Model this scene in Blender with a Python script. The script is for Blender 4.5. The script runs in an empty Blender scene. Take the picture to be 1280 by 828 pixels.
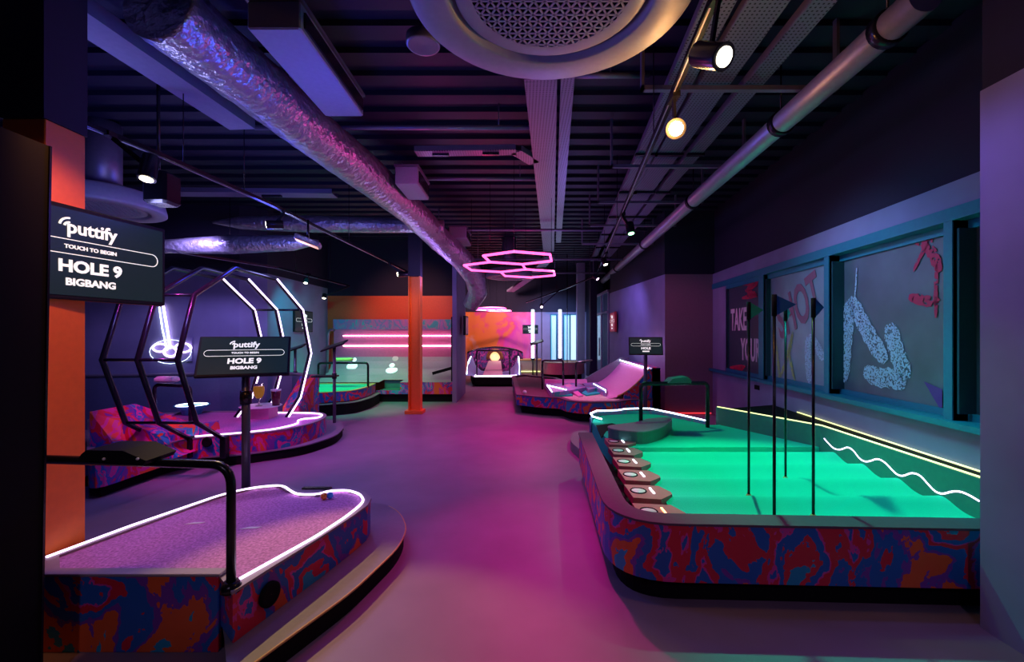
import bpy, math, random
from mathutils import Matrix, Vector
random.seed(7)
C = bpy.context.scene.collection
PI = math.pi
F, CX, CY, CH = 550.0, 650.0, 418.0, 1.4        # focal length in px, principal point, camera height

# ---------------------------------------------------------------- camera, world, exposure
sc = bpy.context.scene
cam = bpy.data.objects.new('camera', bpy.data.cameras.new('camera')); C.objects.link(cam)
cam.location = (0, 0, CH); cam.rotation_euler = (PI/2, 0, 0)
cam.data.sensor_width = 36; cam.data.lens = F/1280*36
cam.data.shift_x = (640-CX)/1280; cam.data.shift_y = (CY-414)/1280
cam.data.clip_start = .05
sc.camera = cam
w = bpy.data.worlds.new('world'); sc.world = w; w.use_nodes = True
w.node_tree.nodes['Background'].inputs[0].default_value = (.10, .09, .30, 1)
w.node_tree.nodes['Background'].inputs[1].default_value = .05
sc.view_settings.view_transform = 'Standard'; sc.view_settings.look = 'None'
sc.view_settings.exposure = 0; sc.view_settings.gamma = 1; sc.view_settings.use_curve_mapping = False
try:
    sc.cycles.use_denoising = True; sc.cycles.max_bounces = 6; sc.cycles.sample_clamp_indirect = 4
    sc.cycles.caustics_reflective = False; sc.cycles.caustics_refractive = False
except Exception: pass

def spot(loc, tgt, col, W, ang=90, blend=.5, rad=.06):
    l = bpy.data.lights.new('spot_lamp', 'SPOT'); l.energy = W; l.color = col
    l.spot_size = math.radians(ang); l.spot_blend = blend; l.shadow_soft_size = rad
    o = bpy.data.objects.new('spot_lamp', l); C.objects.link(o); o.location = loc
    o.rotation_euler = (Vector(tgt)-Vector(loc)).to_track_quat('-Z', 'Y').to_euler()
def pt(loc, col, W, rad=.08):
    l = bpy.data.lights.new('point_lamp', 'POINT'); l.energy = W; l.color = col; l.shadow_soft_size = rad
    o = bpy.data.objects.new('point_lamp', l); C.objects.link(o); o.location = loc

MAG, BLU, PUR, GRN, WRM, PNK = (1, .02, .55), (.12, .14, 1), (.42, .2, 1), (.05, 1, .45), (1, .55, .2), (1, .12, .6)
CYA = (.05, .75, 1)
# magenta pools down the middle
spot((.1, 4.6, 2.6), (.30, 2.7, 0), (1, .0, .34), 230, 54, 1)
spot((.3, 6.9, 2.7), (-.25, 5.6, 0), (1, .0, .34), 170, 56, 1)
spot((.5, 5.8, 2.7), (.25, 4.0, 0), (.9, .0, .40), 100, 56, 1)
spot((.1, 8.8, 2.7), (-.2, 7.6, 0), (1, .0, .36), 260, 84, .9)
spot((-.3, 11.2, 2.7), (-.4, 11.6, 0), (1, .04, .35), 110, 110, .9)
# warm lamp light at the near end
spot((-1.95, 3.35, 2.62), (-.52, 1.55, 0), (1, .66, .18), 170, 40, .5, .015)
spot((1.3, 3.2, 2.6), (2.2, 1.6, .3), (.35, 1, .05), 22, 34, .7)  # added green lamp standing in for bounce off the green platform
# left side purple / blue
spot((-2.5, 3.7, 2.6), (-1.7, 2.4, .3), (.70, .42, 1), 60, 44, .9)
spot((-2.4, 5.6, 2.6), (-1.7, 4.4, 0), (.30, .22, 1), 55, 84, .8)
spot((-3.0, 3.5, 2.6), (-3.1, 5.3, .3), (1, .08, .60), 150, 70, .7)
spot((-4.2, 5.6, 2.7), (-5.0, 7.5, 1.3), (.42, .30, 1), 120, 110, .8)
spot((-2.2, 6.4, 2.6), (-2.0, 6.0, 0), (.30, .24, 1), 60, 100, .8)
spot((-1.6, 1.7, 2.6), (-2.35, 2.2, 1.4), (1, .35, .1), 50, 70, .6)
# green on the right
spot((1.8, 3.9, 2.7), (1.85, 3.25, .3), (.0, 1, .55), 230, 66, .6, .03)
spot((1.75, 5.6, 2.7), (1.7, 4.9, .3), (.0, 1, .5), 60, 80, .6)
spot((2.1, 3.0, 2.6), (2.6, 3.1, .3), (.05, .75, 1), 50, 60, .8)
# windows: cyan wash, purple wash on plaster
spot((1.6, 4.2, 2.7), (3.1, 4.2, 1.5), (.34, .44, .85), 66, 90, .8)
spot((1.5, 2.6, 2.7), (2.1, 1.9, 1.5), (.22, .16, 1), 26, 90, .8)
spot((1.9, 6.2, 2.7), (2.9, 7.7, .8), (1, .12, .40), 22, 90, .8)
spot((1.5, 8.9, 2.7), (2.5, 9.8, 1.3), (.38, .24, 1), 50, 110, .8)
# ramp game
spot((1.0, 8.2, 2.7), (1.8, 8.2, .4), (1, .30, .75), 110, 70, .7)
spot((.7, 7.0, 2.7), (.6, 7.9, .3), (1, .45, .7), 40, 70, .7)
# alcove
spot((-3.2, 8.0, 2.6), (-3.3, 8.7, .3), (.03, 1, .34), 200, 80, .7)
spot((-2.0, 8.2, 2.5), (-2.2, 9.4, .3), (.1, 1, .15), 26, 60, .8)
spot((-2.4, 8.4, 2.7), (-2.5, 10.2, 1.9), (1, .35, .30), 110, 80, .8)
spot((-2.6, 7.4, 2.3), (-2.6, 9.0, .3), (1, .3, .5), 30, 80, .8)
spot((-3.6, 7.6, 2.4), (-4.4, 9.0, 1.2), (.03, .75, .8), 60, 90, .8)
spot((-1.4, 6.8, 2.6), (-1.9, 7.8, 1.4), (1, .4, .3), 30, 60, .8)
# far end
spot((-.6, 12.4, 2.7), (-.7, 15, 1.2), (1, .50, .60), 270, 110, .8)
spot((1.1, 13.4, 2.7), (1.2, 15, 1.0), (.3, .5, 1), 160, 110, .8)
spot((-.7, 11.3, 2.6), (-.7, 12.3, .3), (.7, .75, 1), 50, 80, .7)
# added coloured fill lamps for the services, platform fronts and window wall
spot((-.9, .9, 1.9), (.1, 1.7, 2.65), (.16, .16, 1), 16, 50, .8)  # this and the next: added lamps tinting the huge diffuser from below
spot((.5, 3.1, 2.0), (.0, 1.9, 2.65), (1, .10, .65), 4, 44, .9)
spot((1.0, -.6, 2.3), (1.4, 2.3, .3), (.9, .55, 1), 30, 46, .9)  # added front fill on the graffiti side of the green hole
spot((-1.1, -.6, 2.3), (-1.5, 2.0, .2), (.8, .6, 1), 24, 40, .9)  # added front fill on the left foreground board
pt((-1.25, 3.0, 2.45), (.06, .08, 1), 16, .12)
pt((-.5, 6.4, 2.8), (1, .01, .22), 6, .1)  # with the next, adds the hexagon light's glow on the deck
pt((.1, 7.5, 2.6), (1, .01, .22), 4, .1)
spot((1.5, 3.3, 2.5), (3.0, 2.9, .9), (.0, 1, .45), 16, 70, .9)  # added green lamp standing in for turf bounce on the sill
spot((1.5, 3.6, 2.6), (3.1, 3.6, 1.6), (.0, .45, 1), 26, 90, .9)
pt((-3.3, 3.2, 2.5), (.07, .09, 1), 14, .12)
pt((-2.75, 3.3, 2.25), (.42, .42, 1), 22, .12)  # added lavender lamp for the highlight low on the silver duct
pt((-.9, 4.6, 2.85), (1, .05, .4), 5, .1)
pt((-2.9, 5.6, 2.3), (.4, .42, 1), 7, .12)
pt((-1.75, 7.2, 2.4), (.5, .4, 1), 6, .12)
pt((-2.9, 5.0, 2.5), (.07, .09, 1), 16, .12)
pt((-1.5, 8.0, 2.35), (.4, .22, 1), 9, .12)
pt((.2, 3.4, 2.3), (.16, .10, 1), 9, .12)
pt((.9, 7.6, 2.4), (.28, .18, 1), 12, .12)

# ---------------------------------------------------------------- geometry helpers
def at(px, py, Y): return Vector(((px-CX)/F*Y, Y, CH-(py-CY)/F*Y))
def az(px, py, Z):
    Y = F*(CH-Z)/(py-CY); return Vector(((px-CX)/F*Y, Y, Z))
def xy(px, py, Z):
    p = az(px, py, Z); return (p.x, p.y)

class MB:
    def __init__(s, M=None): s.v = []; s.f = []; s.M = M; s.sm = set()
    def add(s, vs, fs, smooth=False):
        n = len(s.v)
        for p in vs:
            p = Vector(p); s.v.append(s.M @ p if s.M else p)
        for f in fs:
            if smooth: s.sm.add(len(s.f))
            s.f.append([i+n for i in f])
        return s
    def box(s, a, b, bev=0):
        x0, x1 = sorted((a[0], b[0])); y0, y1 = sorted((a[1], b[1])); z0, z1 = sorted((a[2], b[2]))
        if bev:
            P = [(x0+bev, y0), (x1-bev, y0), (x1, y0+bev), (x1, y1-bev), (x1-bev, y1), (x0+bev, y1), (x0, y1-bev), (x0, y0+bev)]
            q = lambda i: [(x0+x1)/2+(i[0]-(x0+x1)/2)*(1-2*bev/(x1-x0)), (y0+y1)/2+(i[1]-(y0+y1)/2)*(1-2*bev/(y1-y0))]
            rings = [[(*q(p), z0) for p in P], [(*p, z0+bev) for p in P], [(*p, z1-bev) for p in P], [(*q(p), z1) for p in P]]
            vs = [p for r in rings for p in r]; fs = []
            for r in range(3):
                for i in range(8):
                    j = (i+1) % 8; fs.append((r*8+i, r*8+j, r*8+8+j, r*8+8+i))
            fs.append(tuple(range(7, -1, -1))); fs.append(tuple(range(24, 32)))
            return s.add(vs, fs)
        vs = [(x0, y0, z0), (x1, y0, z0), (x1, y1, z0), (x0, y1, z0), (x0, y0, z1), (x1, y0, z1), (x1, y1, z1), (x0, y1, z1)]
        return s.add(vs, [(0, 3, 2, 1), (4, 5, 6, 7), (0, 1, 5, 4), (1, 2, 6, 5), (2, 3, 7, 6), (3, 0, 4, 7)])
    def prism(s, P, z0, z1, taper=None):
        P = ccw(P); n = len(P); Q = inset(P, taper) if taper else P
        vs = [(x, y, z0) for x, y in Q] + [(x, y, z1) for x, y in P]
        fs = [tuple(range(n-1, -1, -1)), tuple(range(n, 2*n))] + [(i, (i+1) % n, n+(i+1) % n, n+i) for i in range(n)]
        return s.add(vs, fs)
    def xprism(s, P, y0, y1):     # profile in X,Z run along Y
        P = ccw(P); n = len(P)
        vs = [(x, y0, z) for x, z in P]+[(x, y1, z) for x, z in P]
        return s.add(vs, [tuple(range(n)), tuple(range(2*n-1, n-1, -1))]+[(i, n+i, n+(i+1) % n, (i+1) % n) for i in range(n)])
    def yprism(s, P, x0, x1):     # profile in Y,Z run along X
        P = ccw(P); n = len(P)
        vs = [(x0, y, z) for y, z in P]+[(x1, y, z) for y, z in P]
        return s.add(vs, [tuple(range(n-1, -1, -1)), tuple(range(n, 2*n))]+[(i, (i+1) % n, n+(i+1) % n, n+i) for i in range(n)])
    def ring(s, P, Q, z0, z1):
        n = len(P)
        vs = [(x, y, z0) for x, y in P]+[(x, y, z1) for x, y in P]+[(x, y, z1) for x, y in Q]+[(x, y, z0) for x, y in Q]
        fs = []
        for i in range(n):
            j = (i+1) % n
            for a, b in ((0, 1), (1, 2), (2, 3), (3, 0)): fs.append((a*n+i, a*n+j, b*n+j, b*n+i))
        return s.add(vs, fs)
    def band(s, P, Z0, Z1, t=.02, closed=False):   # a thin upright wall following P; Z0/Z1 numbers or per-point lists
        n = len(P); Q = offs(P, t, closed)
        z0 = Z0 if isinstance(Z0, (list, tuple)) else [Z0]*n
        z1 = Z1 if isinstance(Z1, (list, tuple)) else [Z1]*n
        vs = [(*P[i], z0[i]) for i in range(n)]+[(*P[i], z1[i]) for i in range(n)]+[(*Q[i], z1[i]) for i in range(n)]+[(*Q[i], z0[i]) for i in range(n)]
        fs = []
        for i in range(n if closed else n-1):
            j = (i+1) % n
            for a, b in ((0, 1), (1, 2), (2, 3), (3, 0)): fs.append((a*n+i, a*n+j, b*n+j, b*n+i))
        if not closed: fs += [(0, n, 2*n, 3*n), (n-1, 2*n-1, 3*n-1, 4*n-1)]
        return s.add(vs, fs)
    def tube(s, pts, r, seg=10, closed=False):
        pts = [Vector(p) for p in pts]; n = len(pts); rr = r if isinstance(r, (list, tuple)) else [r]*n
        rings = []; up = None
        for i, p in enumerate(pts):
            if closed: t = (pts[(i+1) % n]-pts[i-1])
            else: t = pts[min(i+1, n-1)]-pts[max(i-1, 0)]
            t.normalize()
            if up is None: up = Vector((0, 0, 1)) if abs(t.z) < .9 else Vector((1, 0, 0))
            a = t.cross(up); a.normalize(); b = a.cross(t); b.normalize(); up = b
            k = 1.0
            if (closed or 0 < i < n-1):
                d = (pts[(i+1) % n]-p).normalized().dot(t); k = 1/max(.5, d)
            rings.append([p+(a*math.cos(2*PI*j/seg)+b*math.sin(2*PI*j/seg))*rr[i]*k for j in range(seg)])
        vs = [v for R in rings for v in R]; fs = []
        for i in range(n if closed else n-1):
            for j in range(seg):
                k = (j+1) % seg; i2 = (i+1) % n
                fs.append((i*seg+j, i*seg+k, i2*seg+k, i2*seg+j))
        s.add(vs, fs, True)
        if not closed:
            m = len(s.v)-len(vs)
            s.f.append([m+j for j in range(seg-1, -1, -1)]); s.f.append([m+(n-1)*seg+j for j in range(seg)])
        return s
    def bar(s, a, b, wd, ht):      # rectangular bar between two points
        a = Vector(a); b = Vector(b); t = (b-a).normalized()
        up = Vector((0, 0, 1)) if abs(t.z) < .95 else Vector((0, 1, 0))
        x = t.cross(up).normalized()*wd/2; y = x.cross(t).normalized()*ht/2
        vs = [a-x-y, a+x-y, a+x+y, a-x+y, b-x-y, b+x-y, b+x+y, b-x+y]
        return s.add(vs, [(0, 3, 2, 1), (4, 5, 6, 7), (0, 1, 5, 4), (1, 2, 6, 5), (2, 3, 7, 6), (3, 0, 4, 7)])
    def lathe(s, prof, c=(0, 0, 0), seg=32, rim=None):
        n = len(prof); vs = []; fs = []
        for j in range(seg):
            a = 2*PI*j/seg
            for r, z in prof: vs.append((c[0]+r*math.cos(a), c[1]+r*math.sin(a), c[2]+z))
        for j in range(seg):
            k = (j+1) % seg
            for i in range(n-1): fs.append((j*n+i, k*n+i, k*n+i+1, j*n+i+1))
        return s.add(vs, fs, True)
    def ball(s, c, r, seg=16):
        prof = [(r*math.sin(PI*i/10)+1e-5, -r*math.cos(PI*i/10)) for i in range(11)]
        return s.lathe(prof, c, seg)
    def build(s, name, m, parent=None, smooth=False):
        me = bpy.data.meshes.new(name)
        off = wl(parent) if parent else Vector()
        me.from_pydata([tuple(v-off) for v in s.v], [], s.f); me.validate(); me.update()
        if len(me.polygons) == len(s.f):
            for i in s.sm: me.polygons[i].use_smooth = True
        if smooth:
            for p in me.polygons: p.use_smooth = True
        me.materials.append(m)
        o = bpy.data.objects.new(name, me); C.objects.link(o)
        if parent: o.parent = parent
        return o
def wl(o):
    v = Vector()
    while o: v += Vector(o.location); o = o.parent
    return v
def ccw(P):
    P = [tuple(p[:2]) for p in P]
    a = sum(P[i][0]*P[(i+1) % len(P)][1]-P[(i+1) % len(P)][0]*P[i][1] for i in range(len(P)))
    return P if a > 0 else P[::-1]
def offs(P, d, closed=True):
    n = len(P); out = []
    for i in range(n):
        a = Vector(P[i-1][:2]) if (closed or i > 0) else None
        b = Vector(P[i][:2]); c = Vector(P[(i+1) % n][:2]) if (closed or i < n-1) else None
        e1 = (b-a).normalized() if a is not None else None; e2 = (c-b).normalized() if c is not None else None
        if e1 is None: e1 = e2
        if e2 is None: e2 = e1
        n1 = Vector((-e1.y, e1.x)); n2 = Vector((-e2.y, e2.x)); m = n1+n2
        m = m.normalized() if m.length > 1e-6 else n1
        k = 1/max(.45, m.dot(n1)); q = b+m*d*k; out.append((q.x, q.y))
    return out
def inset(P, d): return offs(ccw(P), d, True)
def fillet(P, r, n=6, closed=True):
    P = [Vector(p) for p in P]; out = []; N = len(P)
    rr = r if isinstance(r, (list, tuple)) else [r]*N
    for i in range(N):
        if (not closed and i in (0, N-1)) or rr[i] <= 0: out.append(tuple(P[i])); continue
        a, b, c = P[i-1], P[i], P[(i+1) % N]
        d1 = min(rr[i], (a-b).length*.48); d2 = min(rr[i], (c-b).length*.48)
        p = b+(a-b).normalized()*d1; q = b+(c-b).normalized()*d2
        for k in range(n+1):
            t = k/n; v = p*(1-t)**2+b*2*t*(1-t)+q*t*t; out.append(tuple(v))
    return out
def circ(cx, cy, r, n=32, a0=0, a1=2*PI): 
    full = abs(a1-a0-2*PI) < 1e-6
    return [(cx+r*math.cos(a0+(a1-a0)*i/(n if full else n-1)), cy+r*math.sin(a0+(a1-a0)*i/(n if full else n-1))) for i in range(n)]

def thing(name, label, cat, loc=(0, 0, 0), group=None):
    o = bpy.data.objects.new(name, None); C.objects.link(o); o.location = loc; o.empty_display_size = .1
    o['label'] = label; o['category'] = cat
    if group: o['group'] = group
    return o
def tag(o, label, cat, group=None, kind=None):
    o['label'] = label; o['category'] = cat
    if group: o['group'] = group
    if kind: o['kind'] = kind
    return o
def struct(name, mb, m, parent=None):
    o = mb.build(name, m, parent)
    if not parent: o['kind'] = 'structure'
    return o
def dup(r, label=None, group=None, loc=None, rz=None, par=None):
    c = r.copy(); C.objects.link(c); c.parent = par
    if par is None:
        if label: c['label'] = label
        if group: c['group'] = group
        if loc is not None: c.location = loc
        if rz is not None: c.rotation_euler = rz if hasattr(rz, '__len__') else (0, 0, rz)
    for ch in list(r.children): dup(ch, par=c)
    return c

def text(s, size, m, name, parent, M, bold=0, ext=.002, shear=0, sx=1):
    cu = bpy.data.curves.new('t', 'FONT'); cu.body = s; cu.size = size; cu.align_x = 'CENTER'; cu.align_y = 'CENTER'
    cu.offset = bold; cu.extrude = ext; cu.shear = shear; cu.resolution_u = 3
    o = bpy.data.objects.new('t', cu); C.objects.link(o)
    bpy.context.view_layer.update()
    me = bpy.data.meshes.new_from_object(o.evaluated_get(bpy.context.evaluated_depsgraph_get()))
    bpy.data.objects.remove(o); bpy.data.curves.remove(cu)
    me.transform(M @ Matrix.Diagonal((sx, 1, 1, 1)))
    if parent: me.transform(Matrix.Translation(-wl(parent)))
    me.materials.clear(); me.materials.append(m); me.name = name
    q = bpy.data.objects.new(name, me); C.objects.link(q); q.parent = parent
    return q

# ---------------------------------------------------------------- materials
def mat(name, col, rough=.5, metal=0, emit=None, es=0, bump=None, spec=.5):
    m = bpy.data.materials.new(name); m.use_nodes = True; nt = m.node_tree
    b = nt.nodes['Principled BSDF']
    b.inputs['Base Color'].default_value = (*col, 1); b.inputs['Roughness'].default_value = rough
    b.inputs['Metallic'].default_value = metal; b.inputs['Specular IOR Level'].default_value = spec
    if emit: b.inputs['Emission Color'].default_value = (*emit, 1); b.inputs['Emission Strength'].default_value = es
    tc = nt.nodes.new('ShaderNodeTexCoord'); nz = nt.nodes.new('ShaderNodeTexNoise')
    nt.links.new(tc.outputs['Object'], nz.inputs['Vector'])
    sc_, st, var = bump or (30, .05, .12)
    nz.inputs['Scale'].default_value = sc_; nz.inputs['Detail'].default_value = 3
    bp = nt.nodes.new('ShaderNodeBump'); bp.inputs['Strength'].default_value = st; bp.inputs['Distance'].default_value = .03 if st >= 1 else .01
    nt.links.new(nz.outputs['Fac'], bp.inputs['Height']); nt.links.new(bp.outputs['Normal'], b.inputs['Normal'])
    mx = nt.nodes.new('ShaderNodeMix'); mx.data_type = 'RGBA'; 
    mx.inputs['A'].default_value = (*[c*(1-var) for c in col], 1); mx.inputs['B'].default_value = (*[min(1, c*(1+var)) for c in col], 1)
    nt.links.new(nz.outputs['Fac'], mx.inputs['Factor']); nt.links.new(mx.outputs['Result'], b.inputs['Base Color'])
    return m
def emis(name, col, s): 
    return mat(name, (.8, .8, .8), .4, 0, col, s)
def splash(name, stops, scale, dist=1.5, rough=.45, const=True, detail=4):
    m = bpy.data.materials.new(name); m.use_nodes = True; nt = m.node_tree; b = nt.nodes['Principled BSDF']
    b.inputs['Roughness'].default_value = rough
    tc = nt.nodes.new('ShaderNodeTexCoord'); nz = nt.nodes.new('ShaderNodeTexNoise'); mp = nt.nodes.new('ShaderNodeMapping')
    mp.inputs['Rotation'].default_value = (.5, .4, .6); mp.inputs['Scale'].default_value = (1, 1, .7)
    nt.links.new(tc.outputs['Object'], mp.inputs[0]); nt.links.new(mp.outputs[0], nz.inputs['Vector'])
    nz.inputs['Scale'].default_value = scale; nz.inputs['Detail'].default_value = detail; nz.inputs['Distortion'].default_value = dist
    nz.inputs['Roughness'].default_value = .5
    cr = nt.nodes.new('ShaderNodeValToRGB'); el = cr.color_ramp.elements
    cr.color_ramp.interpolation = 'CONSTANT' if const else 'LINEAR'
    while len(el) > 1: el.remove(el[0])
    el[0].position = stops[0][0]; el[0].color = (*stops[0][1], 1)
    for p, c in stops[1:]:
        e = el.new(p); e.color = (*c, 1)
    nt.links.new(nz.outputs['Fac'], cr.inputs[0])
    nt.links.new(cr.outputs[0], b.inputs['Base Color'])
    return m
def holes(name, col, dark, scale, thr=.32, rough=.4, metal=.6):
    m = bpy.data.materials.new(name); m.use_nodes = True; nt = m.node_tree; b = nt.nodes['Principled BSDF']
    b.inputs['Roughness'].default_value = rough; b.inputs['Metallic'].default_value = metal
    tc = nt.nodes.new('ShaderNodeTexCoord'); v = nt.nodes.new('ShaderNodeTexVoronoi'); v.inputs['Randomness'].default_value = 0
    v.inputs['Scale'].default_value = scale; nt.links.new(tc.outputs['Object'], v.inputs['Vector'])
    lt = nt.nodes.new('ShaderNodeMath'); lt.operation = 'LESS_THAN'; lt.inputs[1].default_value = thr
    nt.links.new(v.outputs['Distance'], lt.inputs[0])
    mx = nt.nodes.new('ShaderNodeMix'); mx.data_type = 'RGBA'; mx.inputs['A'].default_value = (*col, 1); mx.inputs['B'].default_value = (*dark, 1)
    nt.links.new(lt.outputs[0], mx.inputs['Factor']); nt.links.new(mx.outputs['Result'], b.inputs['Base Color'])
    return m
M = {}
M['floor'] = mat('resin_floor', (.25, .19, .26), .50, bump=(3, .03, .22))
M['deck'] = mat('ceiling_deck_paint', (.007, .008, .030), .6, .0)
M['dark'] = mat('dark_wall_paint', (.014, .014, .040), .8)
M['plaster'] = mat('grey_plaster', (.26, .25, .42), .8, bump=(2.5, .08, .25))
M['orange'] = mat('orange_paint', (.85, .13, .035), .5)
M['orange2'] = mat('orange_column_paint', (.95, .20, .02), .5)
M['black'] = mat('black_plinth', (.006, .006, .008), .8, spec=.15)
M['blackmetal'] = mat('black_powdercoat', (.012, .012, .018), .25, .3)
M['screen'] = mat('screen_glass', (.012, .014, .020), .3, 0, (.02, .05, .06), .3, spec=.3)
M['bezel'] = mat('screen_bezel', (.008, .008, .010), .6, spec=.3)
M['white_ink'] = emis('lit_screen_writing', (1, 1, 1), .85)
M['rim'] = mat('grey_laminate_rim', (.30, .24, .28), .45)
M['rim_white'] = mat('pale_rim', (.6, .55, .62), .4)
M['steptop'] = mat('grey_step_vinyl', (.22, .20, .24), .55)
M['purple_turf'] = mat('purple_turf', (.60, .25, .56), .95, bump=(75, .6, .75), spec=.1)
M['green_turf'] = mat('green_turf', (.03, .66, .46), .95, bump=(200, .3, .08), spec=.1)
M['green_dark'] = mat('green_painted_panel', (.05, .20, .16), .6)
M['rimdk'] = mat('dark_laminate_rim', (.13, .07, .11), .6, spec=.3)
M['led'] = emis('white_led', (.84, .62, 1), 3.4)
M['led_blue'] = emis('cool_led', (.65, .8, 1), 6)
M['led_pink'] = emis('pink_led', (1, .60, .9), 7)
M['hexpink'] = emis('hexagon_neon', (1, .075, .32), 3.2)
M['led_yel'] = emis('yellow_led', (.9, .95, .3), 1.6)
M['led_warm'] = emis('warm_led', (1, .45, .12), 4)
M['glow_red'] = emis('red_glow', (1, .03, .02), 1.2)
M['lens'] = emis('warm_lens', (1, .85, .6), 14)
M['lens_hot'] = emis('hot_lens', (1, .85, .55), 60)
M['lens_green'] = emis('green_lens', (.3, 1, .45), 5)
M['foil'] = mat('crinkled_foil_lagging', (.42, .42, .48), .34, .7, bump=(16, 1.0, .35))
M['galv'] = mat('painted_galvanised', (.22, .2, .27), .4, .5)
M['tray'] = holes('perforated_cable_tray', (.24, .22, .31), (.02, .02, .03), 38)
M['grille'] = mat('diffuser_white', (.30, .30, .36), .5)
M['steel'] = mat('galvanised_pipe', (.42, .40, .48), .4, .5)
M['teal'] = mat('teal_window_frame', (.01, .22, .30), .5)
M['teal_dk'] = mat('dark_teal_reveal', (.008, .07, .085), .7)
M['frost'] = mat('frosted_printed_glass', (.13, .18, .20), .35, bump=(4, .02, .3))
M['frost2'] = mat('pale_frosted_glass', (.22, .36, .42), .35, bump=(4, .02, .3))
M['frost_dk'] = mat('dark_printed_glass', (.05, .08, .11), .35)
M['tablet'] = mat('tablet_glass', (.015, .016, .02), .35)
M['white'] = mat('white_plastic', (.8, .8, .8), .4)
M['pinkpaint'] = mat('pink_ramp_surface', (.75, .28, .55), .4)
M['woodedge'] = mat('plywood_edge', (.62, .40, .12), .5)
M['ball_o'] = mat('orange_ball', (1, .25, .03), .3)
M['ball_b'] = mat('blue_ball', (.05, .3, .9), .3)
M['ball_w'] = mat('white_ball', (.9, .9, .9), .3)
R_, O_, P_, B_, V_, T_ = (.75, .02, .05), (.9, .13, .03), (.75, .05, .35), (.02, .14, .5), (.22, .05, .4), (.02, .35, .55)
M['graf'] = splash('graffiti_wrap', [(0, T_), (.35, O_), (.41, V_), (.435, B_), (.485, R_), (.53, P_), (.545, B_), (.595, R_), (.64, T_)], 3.0, .45, detail=6)
M['graf_dk'] = splash('graffiti_wrap_fine', [(0, O_), (.38, P_), (.44, R_), (.49, V_), (.53, B_), (.565, P_), (.60, T_), (.66, O_)], 4.5, .6, detail=6)
M['graf_pale'] = splash('graffiti_wrap_pale', [(0, (.9, .3, .1)), (.4, (.5, .2, .6)), (.48, (.1, .35, .6)), (.56, (.6, .2, .5)), (.64, (.05, .5, .55))], 3.5, 1.5, const=False)
M['mural'] = splash('mural_paint', [(0, (.05, .3, .8)), (.12, (.35, .45, .85)), (.20, (.9, .4, .3)), (.27, (.95, .25, .03)), (.42, (.95, .22, .05)), (.48, (.9, .06, .22)), (.56, (.8, .05, .45)), (.66, (.9, .12, .35)), (.74, (.85, .15, .5)), (.85, (.85, .35, .4))], 1.4, .6, const=False, detail=7)
nt = M['mural'].node_tree; nz = nt.nodes['Noise Texture']; cr = nt.nodes['Color Ramp']; tc = nt.nodes['Texture Coordinate']
sx = nt.nodes.new('ShaderNodeSeparateXYZ'); nt.links.new(tc.outputs['Object'], sx.inputs[0])
m1 = nt.nodes.new('ShaderNodeMath'); m1.operation = 'MULTIPLY_ADD'; m1.inputs[1].default_value = .20; m1.inputs[2].default_value = -.02
m2 = nt.nodes.new('ShaderNodeMath'); m2.operation = 'ADD'; nt.links.new(sx.outputs['X'], m1.inputs[0]); nt.links.new(m1.outputs[0], m2.inputs[0])
m3 = nt.nodes.new('ShaderNodeMath'); m3.operation = 'MULTIPLY_ADD'; m3.inputs[1].default_value = .10; nt.links.new(sx.outputs['Z'], m3.inputs[0]); nt.links.new(nz.outputs['Fac'], m3.inputs[2])
nt.links.new(m3.outputs[0], m2.inputs[1]); nt.links.new(m2.outputs[0], cr.inputs[0])
M['conf'] = mat('pale_confetti_turf', (.55, .55, .42), .9, bump=(25, .3, .4))

# ================================================================= ROOM SHELL
struct('floor', MB().box((-8, -1.5, -.1), (5, 16, 0)), M['floor'])
d = MB().box((-8, -1.5, 3.62), (5, 16, 3.75))
y = .4
while y < 15.8:
    d.xprism([(-8, 3.62), (5, 3.62), (5, 3.575), (-8, 3.575)], y, y+.15); y += .30
struct('ceiling', d, M['deck'])
for yy in (1.05, 5.05, 9.0, 12.6):
    pass
# right wall with windows: plane X = 2.75 + .084 Y
def rw(Y, d=0): return 2.75+.084*Y+d
def rwall(name, Y0, Y1, z0, z1, m, d0=0, d1=.25, parent=None):
    P = [(rw(Y0, d0), Y0), (rw(Y1, d0), Y1), (rw(Y1, d1), Y1), (rw(Y0, d1), Y0)]
    return struct(name, MB().prism(P, z0, z1), m, parent)
rwall('wall_right', -1, 7.77, 2.28, 2.46, M['plaster'])
rwall('wall_right_upper', -1, 7.77, 2.46, 3.6, M['dark'], .03)
rwall('wall_right_lower', -1, 7.77, 0, .76, M['plaster'])
rwall('trim_sill', 2.0, 7.77, .76, .80, M['teal'], -.07, .3)
rwall('trim_head', 2.0, 7.77, 2.19, 2.28, M['teal'], -.015, .2)
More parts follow.
